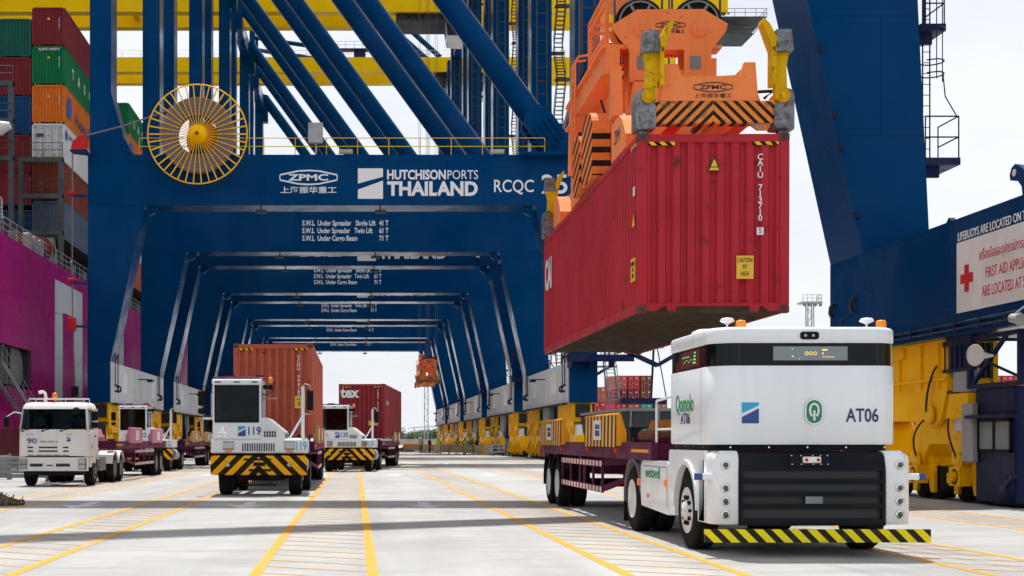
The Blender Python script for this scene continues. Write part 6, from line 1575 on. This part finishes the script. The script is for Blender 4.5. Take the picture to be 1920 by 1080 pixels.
# ================================================================== people
def person(label, loc, rz=0, shirt=(0.03,0.05,0.14), trousers=(0.03,0.04,0.10), hat=(0.8,0.45,0.02), vest=None, pose='stand', scale=1.0, gender=0):
    J = {}
    def j(k, x, y, z, r): J[k] = (Vector((x,y,z)), r)
    sit = pose == 'sit'
    dz = -0.45 if sit else 0.0
    j('pelvis',0,0,0.96+dz,0.145); j('waist',0,0.0,1.10+dz,0.125); j('chest',0,0.01,1.33+dz,0.15); j('neck',0,0.0,1.49+dz,0.06)
    j('chin',0,-0.02,1.56+dz,0.075); j('head',0,-0.015,1.65+dz,0.098); j('crown',0,-0.005,1.72+dz,0.075); j('nose',0,-0.118,1.635+dz,0.016)
    E = [('pelvis','waist'),('waist','chest'),('chest','neck'),('neck','chin'),('chin','head'),('head','crown'),('head','nose')]
    for s, n in ((-1,'l'),(1,'r')):
        j('sh'+n,s*0.175,0.01,1.41+dz,0.062)
        if sit: j('el'+n,s*0.25,-0.10,1.16+dz,0.045); j('wr'+n,s*0.14,-0.33,1.14+dz,0.030)
        elif pose == 'hips': j('el'+n,s*0.32,0.06,1.17,0.045); j('wr'+n,s*0.17,-0.08,1.02,0.030)
        elif pose == 'fold': j('el'+n,s*0.25,0.02,1.14,0.045); j('wr'+n,s*0.04,-0.17,1.17,0.030)
        else: j('el'+n,s*0.235,0.03,1.14,0.045); j('wr'+n,s*0.245,-0.03,0.90,0.030)
        d = (J['wr'+n][0]-J['el'+n][0]).normalized(); w = J['wr'+n][0]
        side = d.cross(Vector((0,1,0) if abs(d.y) < 0.8 else (0,0,1))).normalized()
        J['pa'+n] = (w+d*0.07, 0.028)
        E += [('chest','sh'+n),('sh'+n,'el'+n),('el'+n,'wr'+n),('wr'+n,'pa'+n)]
        for q, (off, ln) in enumerate(((-0.03,0.065),(-0.01,0.078),(0.01,0.073),(0.03,0.055))):
            J['f%d%s'%(q,n)] = (w+d*(0.09+ln*0.55)+side*off, 0.0095); J['g%d%s'%(q,n)] = (w+d*(0.09+ln)+side*off*1.1+Vector((0,-0.015,0)), 0.0085)
            E += [('pa'+n,'f%d%s'%(q,n)),('f%d%s'%(q,n),'g%d%s'%(q,n))]
        J['th'+n] = (w+d*0.065+side*(-0.045)+Vector((0,-0.02,0)), 0.010); J['ti'+n] = (w+d*0.10+side*(-0.055)+Vector((0,-0.03,0)), 0.009)
        E += [('wr'+n,'th'+n),('th'+n,'ti'+n)]
        j('hi'+n,s*0.095,0,0.90+dz,0.095)
        if sit: j('kn'+n,s*0.12,-0.44,0.50,0.065); j('an'+n,s*0.12,-0.46,0.09,0.045); j('to'+n,s*0.12,-0.62,0.04,0.038)
        else:
            st = 0.06*s if pose != 'walk' else 0.2*s
            j('kn'+n,s*0.11,-0.02+st*0.5,0.50,0.065); j('an'+n,s*0.12,0.02+st,0.09,0.045); j('to'+n,s*0.13,-0.14+st,0.04,0.038)
        E += [('pelvis','hi'+n),('hi'+n,'kn'+n),('kn'+n,'an'+n),('an'+n,'to'+n)]
    keys = list(J); idx = {k:i for i,k in enumerate(keys)}
    me = bpy.data.meshes.new('body_cage'); me.from_pydata([J[k][0] for k in keys],[(idx[a],idx[b]) for a,b in E],[])
    o = bpy.data.objects.new('body_cage', me); COL.objects.link(o)
    o.modifiers.new('skin','SKIN')
    sk = me.skin_vertices[0].data
    for k in keys:
        r = J[k][1]; sx, sy = (r, r)
        if k in ('chest','waist','pelvis'): sx, sy = r*1.15, r*0.82
        sk[idx[k]].radius = (sx, sy); sk[idx[k]].use_root = (k == 'pelvis')
    sb = o.modifiers.new('sub','SUBSURF'); sb.levels = 1
    dg = bpy.context.evaluated_depsgraph_get(); dg.update()
    bm = bpy.data.meshes.new_from_object(o.evaluated_get(dg))
    bpy.data.objects.remove(o)
    def cm(tag_, rgb):
        n_ = 'cloth_%s_%d_%d_%d' % (tag_, rgb[0]*99, rgb[1]*99, rgb[2]*99)
        return MATS.get(n_) or paint(n_, rgb, 0.8, 0.2, 6, 0)
    bm.materials.clear()
    for m in (cm('s',shirt), cm('t',trousers), SKIN, BLACK): bm.materials.append(m)
    hands = [J['wrl'][0], J['wrr'][0]]
    for p in bm.polygons:
        c = p.center; p.use_smooth = True
        if c.z > 1.50+dz: mi = 2
        elif any((c-h).length < 0.05 or ((c-h).length < 0.2 and (c-h).dot((h-J['el'+n][0]).normalized()) > 0) for h, n in zip(hands,'lr')): mi = 2
        elif c.z < 0.10: mi = 3
        elif (c.z < 0.97+dz and abs(c.x) < 0.21 and (not sit)) or (sit and c.z < 0.62): mi = 1
        else: mi = 0
        p.material_index = mi
    b = link('person', bm, None, loc, (0,0,rz)); b.scale = (scale,)*3
    tag(b, label, 'person')
    f = MB()
    for x in (-0.034,0.034): f.sphere((x,-0.105,1.655+dz),0.012,8,6)
    f.box(-0.026,0.026,-0.112,-0.10,1.583+dz,1.592+dz)
    f.build('face', BLACK_T, b)
    for x in (-0.098,0.098): MB().sphere((x,0.0,1.64+dz),0.024,8,6).build('ear', SKIN, b)
    if hat:
        hm_ = MB().lathe([(0.125,0.0),(0.135,0.01),(0.115,0.02),(0.112,0.06),(0.085,0.11),(0.04,0.135),(0.005,0.14)],(0,-0.01,1.68+dz),'z',20)
        hm_.build('hard_hat', cm('h',hat), b)
    else:
        MB().lathe([(0.102,0.0),(0.106,0.05),(0.085,0.10),(0.005,0.13)],(0,0.012,1.655+dz),'z',16).build('hair', BLACK, b)
    if vest:
        v = MB(); rings = []
        for z, rx, ry in ((0.98,0.18,0.125),(1.10,0.17,0.115),(1.25,0.185,0.13),(1.36,0.19,0.135),(1.44,0.14,0.10)):
            rings.append([(rx*math.cos(2*math.pi*k/16), 0.005+ry*math.sin(2*math.pi*k/16), z+dz) for k in range(16)])
        v.loft(rings, cap=False); v.build('vest', cm('v',vest), b)
    return b
LIME = (0.45,0.62,0.04); GRN = (0.10,0.5,0.12); NAV = (0.02,0.035,0.12)
person('man in a white hard hat and grey shirt standing alone on the roadway',(7.25,149.0,0),R(70),(0.28,0.30,0.34),(0.015,0.015,0.018),(0.8,0.8,0.8))
person('worker in dark blue with a lime vest standing in front of the crates',(11.05,134.0,0),R(10),NAV,(0.02,0.05,0.16),(0.8,0.42,0.02),LIME,'hips')
person('worker in grey trousers beside the one in dark blue',(11.75,135.5,0),R(-15),(0.12,0.16,0.14),(0.25,0.25,0.26),(0.8,0.42,0.02),(0.12,0.32,0.16),'fold')
person('worker with a white hat and green vest behind the nearest crates',(12.15,137.5,0),R(25),(0.10,0.25,0.28),(0.2,0.2,0.2),(0.75,0.75,0.78),GRN,'fold')
person('worker in a lime vest half hidden behind a crate',(10.75,139.5,0),R(-30),NAV,NAV,(0.8,0.42,0.02),LIME,'fold')
person('worker in blue and lime turned away by the far crates',(9.2,147.0,0),R(160),(0.02,0.06,0.2),NAV,(0.8,0.42,0.02),LIME)
person('person in black standing between the far crates',(8.45,151.0,0),R(40),(0.012,0.012,0.014),(0.012,0.012,0.014),None)
person('walking person in grey with a green vest at the far end of the crates',(7.95,158.0,0),R(90),(0.22,0.2,0.22),(0.2,0.18,0.2),(0.6,0.3,0.1),GRN,'walk')
person('worker in dark blue at the yellow bogies beside the nearest crates',(12.75,139.0,0),R(50),(0.02,0.05,0.13),NAV,(0.7,0.4,0.05),None)
# drivers in the cabs
person('driver in a light shirt at the wheel of tractor 119',(-2.60-0.73,35.4+1.15,1.55),0,(0.5,0.52,0.55),NAV,None,None,'sit',0.86)
person('driver at the wheel of tractor 135',(-0.42-0.73+0.12,62.2+1.2,1.55),R(-6),(0.2,0.22,0.3),NAV,None,None,'sit',0.86)
person('driver at the wheel of the half hidden yard tractor',(-10.05-0.73,63.0+1.15,1.55),0,(0.1,0.1,0.14),NAV,None,None,'sit',0.86)
person('driver seated in the dusty white truck',(-9.75+0.6,42.6+0.95,1.40),0,(0.25,0.33,0.42),NAV,None,None,'sit',0.82)
person('passenger seated in the dusty white truck',(-9.75-0.62,42.6+0.95,1.40),0,(0.3,0.34,0.38),NAV,None,None,'sit',0.82)
for (x,y,z,c,lb) in ((-2.60-0.22,35.4+0.38,2.05,(0.8,0.5,0.02),'yellow hard hat behind the windshield of the tractor with the brick red container'),(-0.42-0.16,62.2+0.38,2.05,(0.8,0.5,0.02),'yellow hard hat behind the windshield of the tractor with the plum container')):
    h = MB().lathe([(0.145,0.0),(0.15,0.012),(0.125,0.022),(0.122,0.06),(0.092,0.11),(0.04,0.14),(0.005,0.145)],(0,0,0),'z',20).box(-0.008,0.008,-0.09,0.09,0.10,0.15).build('hard_hat', MATS.get('hat_yellow') or paint('hat_yellow',c,0.4,0,2,0), None, (x,y,z)); tag(h, lb, 'hard hat')

# ================================================================== crates along the right rail
CRATE = paint('crate_grey', (0.42,0.38,0.32), 0.6, 0.25, 2, 0.3)
def make_crate():
    c = empty('lashing_bin')
    MB().box(-0.9,0.9,-0.42,0.42,0.18,0.95).build('bin_body', CRATE, c)
    for x in (-0.9,0.82): MB().box(x,x+0.1,-0.46,0.46,0.0,1.0).build('bin_post', paint('bin_yellow',(0.6,0.36,0.03),0.5,0.3,3,0.2) if 'bin_yellow' not in MATS else MATS['bin_yellow'], c)
    for z in (0.2,0.9): MB().box(-0.9,0.9,-0.45,-0.42,z,z+0.06).build('bin_rim', GALV, c)
    MB().box(-0.35,0.35,-0.45,-0.425,0.55,0.72).build('bin_label', YSTICK, c)
    return c
cr0 = make_crate()
spots = [(7.0,168,'small dark bin at the far end of the row by the rail'),(8.05,161,'second bin from the far end of the row by the rail'),(8.6,154,'bin behind the person in black'),(9.35,145,'wide bin with a yellow plate in the middle of the row'),
         (9.95,142.5,'bin between the middle one and the lime vest workers'),(10.6,138.5,'bin behind the worker in dark blue with lime vest'),(11.7,133.5,'bin beside the worker in grey trousers'),(12.6,131.5,'second nearest bin of the row by the rail'),(13.4,129.5,'nearest bin of the row by the rail')]
for i,(x,y,lb) in enumerate(spots):
    c = cr0 if i == 0 else copy_tree(cr0)
    c.location = (x,y,0); c.rotation_euler = (0,0,R(random.uniform(-6,6))); tag(c, 'grey metal '+lb, 'bin', 'lashing gear bins by the crane rail')
def make_cart():
    c = empty('gear_trolley',(13.6,126.5,0)); tag(c,'blue and white wheeled trolley next to the nearest grey bins','trolley')
    f = MB()
    for z in (0.35,0.7,1.05): f.box(-0.6,0.6,-0.3,-0.26,z,z+0.05).box(-0.6,0.6,0.26,0.3,z,z+0.05)
    for x in (-0.6,0.56):
        for y in (-0.3,0.26): f.box(x,x+0.04,y,y+0.04,0.1,1.1)
    f.build('frame', WHITE_D, c); MB().box(-0.55,0.55,-0.25,0.25,0.3,0.34).box(-0.5,-0.1,-0.2,0.2,0.34,0.9).build('load', DB, c)
    for x in (-0.5,0.5):
        for y in (-0.25,0.25): MB().cyl((x,y-0.03,0.1),(x,y+0.03,0.1),0.1,n=14).build('wheel', RUBBER, c)
make_cart()

# ================================================================== left foreground pieces
BAR = paint('barrier_grey', (0.27,0.28,0.29), 0.5, 0.3, 1.5, 0.3, metal=0.2)
def make_barrier(loc, rz, label, n=5, w=2.1, post=None):
    b = empty('road_barrier', loc, rz); tag(b, label, 'barrier', 'grey slatted barriers by the ship')
    sl = None
    for i in range(n):
        if sl is None: o = MB().bbox(-w/2,w/2,-0.05,0.05,0.0,0.14,0.01).build('slat', BAR, b, (0,0,0.14+i*0.16)); sl = o.data
        else: link('slat', sl, b, (0,0,0.14+i*0.16))
    for x in (-w/2+0.1,w/2-0.05): MB().box(x-0.05,x+0.05,-0.08,0.08,0.0,0.98).box(x-0.06,x+0.06,-0.25,0.25,0.0,0.06).build('post', post or BAR, b)
make_barrier((-12.1,47.5,0), R(8), 'grey slatted barrier standing beside the dusty white truck')
make_barrier((-13.1,43.0,0), R(-14), 'grey slatted barrier with a yellow end post at the picture edge', 5, 1.7, HAZ_YB)
make_barrier((-14.1,50.0,0), R(4), 'grey slatted barrier farther back against the dark hull')
hp_ = empty('twistlock_heap', (-8.12,30.3,0)); tag(hp_, 'heap of rusty container twistlocks lying on the concrete', 'scrap heap')
RUSTM = [paint('rust_dark',(0.12,0.075,0.05),0.8,0.4,6,0,rust=0.4), paint('rust_grey',(0.20,0.16,0.13),0.7,0.4,6,0,rust=0.3)]
tl = MB().bbox(-0.055,0.055,-0.05,0.05,-0.03,0.03,0.012).cyl((0,0,-0.07),(0,0,0.09),0.03,0.022,n=8).bbox(-0.045,0.045,-0.025,0.025,0.075,0.115,0.01).cyl((0.05,0,0),(0.16,0.01,0.01),0.01,n=6)
rnd = random.Random(5); t0 = None
for i in range(64):
    a = rnd.uniform(0,2*math.pi); rr_ = rnd.random()**0.7
    x, y = 0.62*rr_*math.cos(a), 0.34*rr_*math.sin(a); z = 0.06+max(0,(0.20*(1-rr_)))*rnd.random()
    o = tl.build('twistlock', RUSTM[i%2], hp_) if t0 is None else link('twistlock', t0.data, hp_)
    if t0 is None: t0 = o
    o.location = (x,y,z); o.rotation_euler = (rnd.uniform(0,6.28),rnd.uniform(0,6.28),rnd.uniform(0,6.28)); s_ = rnd.uniform(0.9,1.3); o.scale = (s_,s_,s_)
    if i % 2: set_mat(o, 0, RUSTM[1])
hp_.scale = (0.9,0.9,0.85)
h2 = copy_tree(hp_); h2.location = (6.1,172,0.0); h2.scale = (2.6,2.0,1.8); tag(h2,'low brown heap on the roadway left of the man in the white hat','scrap heap')

# ================================================================== hatch covers laid behind the trailer
def make_cover(loc, label):
    h = empty('hatch_cover', loc); tag(h, label, 'hatch cover', 'dark grey hatch covers stacked on the ground')
    MB().box(0,10,0,10.5,0.62,1.30).build('cover_box', DGREY, h)
    MB().box(-0.12,10.1,-0.15,10.6,1.30,1.42).build('cover_plate', GREY, h)
    w = None
    for i in range(9):
        if w is None: o = MB().prism([(-0.12,1.30),(-0.02,1.30),(-0.02,0.62)],'y',0,0.06).build('web_plate', DGREY, h, (0,i*1.3,0)); w = o.data
        else: link('web_plate', w, h, (0,i*1.3,0))
    for i in range(8): MB().prism([(-0.12,1.30),(0.0,1.30),(0.0,0.62)],'x',0.2+i*1.2,0.27+i*1.2).build('web_plate', GREY, h)
    for x in (0.3,9.0):
        for y in (0.3,9.6): MB().box(x,x+0.5,y,y+0.5,0,0.62).build('support_block', BLACK, h)
make_cover((11.9,57,0.0), 'lower of the two dark grey hatch covers stacked behind the trailer')
make_cover((11.5,56.5,1.43), 'upper of the two dark grey hatch covers stacked behind the trailer')

# ================================================================== far container yard
def make_yard_box():
    c = empty('shipping_container')
    MB().box(-1.219,1.219,0.05,12.19,0,2.896).build('body', C_RED, c)
    d = MB()
    for x0,x1 in ((-1.15,-0.02),(0.02,1.15)): d.box(x0,x1,0.0,0.06,0.08,2.8)
    d.build('door', C_RED, c)
    g_ = MB()
    for x in (-0.9,-0.35,0.35,0.9): g_.cyl((x,-0.03,0.1),(x,-0.03,2.8),0.035,n=5)
    g_.build('door_gear', GALV, c)
    m_ = MB()
    for x,z,w in ((-0.75,2.2,0.3),(0.3,2.25,0.45),(-0.2,1.2,0.22),(0.6,1.0,0.25)): m_.box(x,x+w,-0.012,-0.004,z,z+w*0.45)
    m_.build('sticker', WHITE_D, c)
    return c
yb0 = make_yard_box(); first = True
cols = [C_RED,C_BRICK,C_MAROON,C_BROWN,C_TEAL,C_PLUM,C_BLUE]
YARD = []
names = {C_RED:'red',C_BRICK:'brick red',C_MAROON:'maroon',C_BROWN:'brown',C_TEAL:'teal',C_PLUM:'plum',C_BLUE:'blue'}
left = [[C_BROWN,C_RED,C_RED,C_MAROON,C_BRICK],[C_MAROON,C_BROWN,C_BRICK,C_MAROON,C_RED],[C_BLUE,C_TEAL,C_TEAL,C_BROWN,C_BROWN],[C_BROWN,C_RED,C_BRICK]]
for i, col in enumerate(left):
    for k, m in enumerate(col): YARD.append((55.2+i*2.62+(0.5 if i==3 else 0),275,k,m,i,'the far stacks above the hatch covers'))
for i in range(3):
    for k in range(4): YARD.append((43+i*2.7,262,k,pick(rnd,cols[:4]),i,'the far stacks behind the crane stairway'))
for i in range(16):
    for k in range(5): YARD.append((112+i*2.62,275,k,pick(rnd,[C_RED,C_BRICK,C_MAROON,C_BROWN,C_RED,C_BRICK]),i,'the far stacks seen past the cabin frame'))
ordn = ['lowest','second','third','fourth','top']; coln = ['first','second','third','fourth','fifth','sixth','seventh','eighth','ninth','tenth','eleventh','twelfth','thirteenth','fourteenth','fifteenth','sixteenth']
for (x,y,k,m,i,w) in YARD:
    c = yb0 if first else copy_tree(yb0); first = False
    c.location = (x,y,0.35+k*2.91); colour(c, m)
    tag(c, '%s container, %s column, %s tier of %s' % (names[m], coln[i], ordn[k], w), 'container', 'containers stacked in the far yard')

# ================================================================== masts, trees, far building, fence
def mast(loc, h, label, w=1.1):
    m = empty('light_mast', loc); tag(m, label, 'mast')
    l = MB()
    for x in (-w/2,w/2):
        for y in (-w/2,w/2): l.box(x-0.09,x+0.09,y-0.09,y+0.09,0,h)
    n = int(h/1.4)
    for i in range(n):
        z = i*1.4; s = 1 if i%2 else -1
        for y in (-w/2,w/2): l.beam((-s*w/2,y,z),(s*w/2,y,z+1.4),0.09)
    l.build('lattice', GALV, m)
    p = MB().box(-1.9,1.9,-1.5,1.5,h-0.1,h+0.25); railing(p,[(-1.8,-1.4,h+0.25),(1.8,-1.4,h+0.25),(1.8,1.4,h+0.25)],1.3,0.8,0.05)
    p.build('lamp_platform', GALV, m)
    f = MB()
    for x in (-1.5,-0.5,0.5,1.5): f.box(x-0.25,x+0.25,-1.7,-1.4,h-0.7,h-0.15)
    f.build('floodlight', GREY, m)
mast((86.5,252,0), 27.5, 'steel lattice light mast with a platform behind the hanging container')
mast((17.6,330,0), 26, 'slender distant light mast below the far hanging spreader', 0.9)
mast((118,300,0), 30, 'distant lattice mast seen through the cabin frame', 1.0)
LEAF = []
for k, rgb in enumerate(((0.055,0.11,0.045),(0.075,0.14,0.05),(0.04,0.085,0.04))):
    m, nt, b_ = new_mat('leaves_%d' % k); b_.inputs['Base Color'].default_value = (*rgb,1); b_.inputs['Roughness'].default_value = 0.6; LEAF.append(m)
BARK = paint('bark', (0.10,0.075,0.055), 0.9, 0.3, 4, 0)
def tree(loc, h, w, label, seed):
    t = empty('far_tree', loc); tag(t, label, 'tree', 'trees beyond the far fence'); rn = random.Random(seed)
    tk = MB().cyl((0,0,0),(0.1,0,h*0.35),0.22,0.16,n=8)
    for i in range(5):
        a = rn.uniform(0,6.28); tk.cyl((0.1,0,h*0.3),(math.cos(a)*w*0.3,math.sin(a)*w*0.3,h*rn.uniform(0.5,0.8)),0.1,0.04,n=6)
    tk.build('trunk', BARK, t)
    cr_ = MB(); clumps = [(rn.uniform(-0.42,0.42)*w,rn.uniform(-0.4,0.4)*w,h*rn.uniform(0.30,0.85),rn.uniform(0.16,0.30)*w) for _ in range(14)]
    for (cx,cy,cz,cr2) in clumps:
        cr_.mat(rn.randrange(3))
        for _ in range(60):
            u = Vector((rn.gauss(0,1),rn.gauss(0,1),rn.gauss(0,1))).normalized()*cr2*rn.uniform(0.55,1.05); p = Vector((cx,cy,cz))+Vector((u.x,u.y,u.z*0.8))
            a = Vector((rn.gauss(0,1),rn.gauss(0,1),rn.gauss(0,1))).normalized()*0.28; c = a.orthogonal().normalized()*0.2
            cr_.poly([p-a,p-c,p+a,p+c])
    cr_.build('crown', LEAF, t)
tl_ = ['bushy','rounded','low','spreading','pale','dark','tall','narrow','broad','dense']
for i in range(10):
    x = 12.5+i*2.7+rnd.uniform(-0.6,0.6)
    tree((x,400+rnd.uniform(-12,12),0), rnd.uniform(3.6,5.4), rnd.uniform(5,7), '%s green tree, %s from the plum container in the far row' % (tl_[i], coln[i]), 40+i)
bl_ = empty('far_building', (41,660,0)); tag(bl_, 'distant low building with a curved overhanging roof behind the trees', 'building')
rf = [];
for i in range(13): u = i/12; rf.append((-14+60*u, 6.6+2.6*math.sin(math.pi*(0.15+0.7*u))))
MB().prism(rf+[(x,z-0.5) for x,z in rf[::-1]],'y',-3,25).build('roof', GREY_CLAD, bl_)
MB().box(-10,40,2,22,0,6.4).build('wall', WHITE_D, bl_)
wn_ = None
for i in range(14):
    if wn_ is None: o = MB().box(0,2.2,1.9,2.02,2.6,5.2).build('window', DARKGL, bl_, (-9+i*3.4,0,0)); wn_ = o.data
    else: link('window', wn_, bl_, (-9+i*3.4,0,0))
for i in range(8): MB().cyl((-11+i*7,-2,0),(-12+i*7.2,-2,7.6),0.25,n=8).build('column', GREY, bl_)
fc = empty('perimeter_fence', (8,360,0)); tag(fc, 'long pale perimeter fence in front of the far trees', 'fence')
pm_ = None
for i in range(24):
    if pm_ is None: o = MB().box(-1.25,1.25,-0.02,0.02,0.1,1.75).build('fence_panel', GALV, fc, (i*2.6,0,0)); pm_ = o.data; q = MB().box(-0.06,0.06,-0.06,0.06,0,2.0).build('fence_post', GREY, fc, (-1.3,0,0)); qm = q.data
    else: link('fence_panel', pm_, fc, (i*2.6,0,0)); link('fence_post', qm, fc, (i*2.6-1.3,0,0))
for i, (x, m, nm) in enumerate(((11.3,G_ORANGE,'orange'),(13.6,G_ORANGE,'second orange'),(16.5,YSTICK,'yellow'),(18.8,WHITE_D,'white'))):
    b = empty('plastic_barrier', (x,290,0)); tag(b, nm+' plastic road barrier far down the roadway', 'barrier', 'plastic barriers at the end of the roadway')
    MB().prism([(-0.3,0),(0.3,0),(0.22,0.3),(0.09,0.5),(0.09,0.95),(-0.09,0.95),(-0.09,0.5),(-0.22,0.3)],'x',-1.0,1.0).build('barrier_body', m, b)
    for xx in (-0.5,0.3): MB().box(xx,xx+0.2,-0.095,0.095,0.6,0.72).build('reflector', REDLENS, b)

# prototypes that are not placed themselves
def drop(o):
    for c in list(o.children): drop(c)
    bpy.data.objects.remove(o)
drop(proto1); drop(proto2)
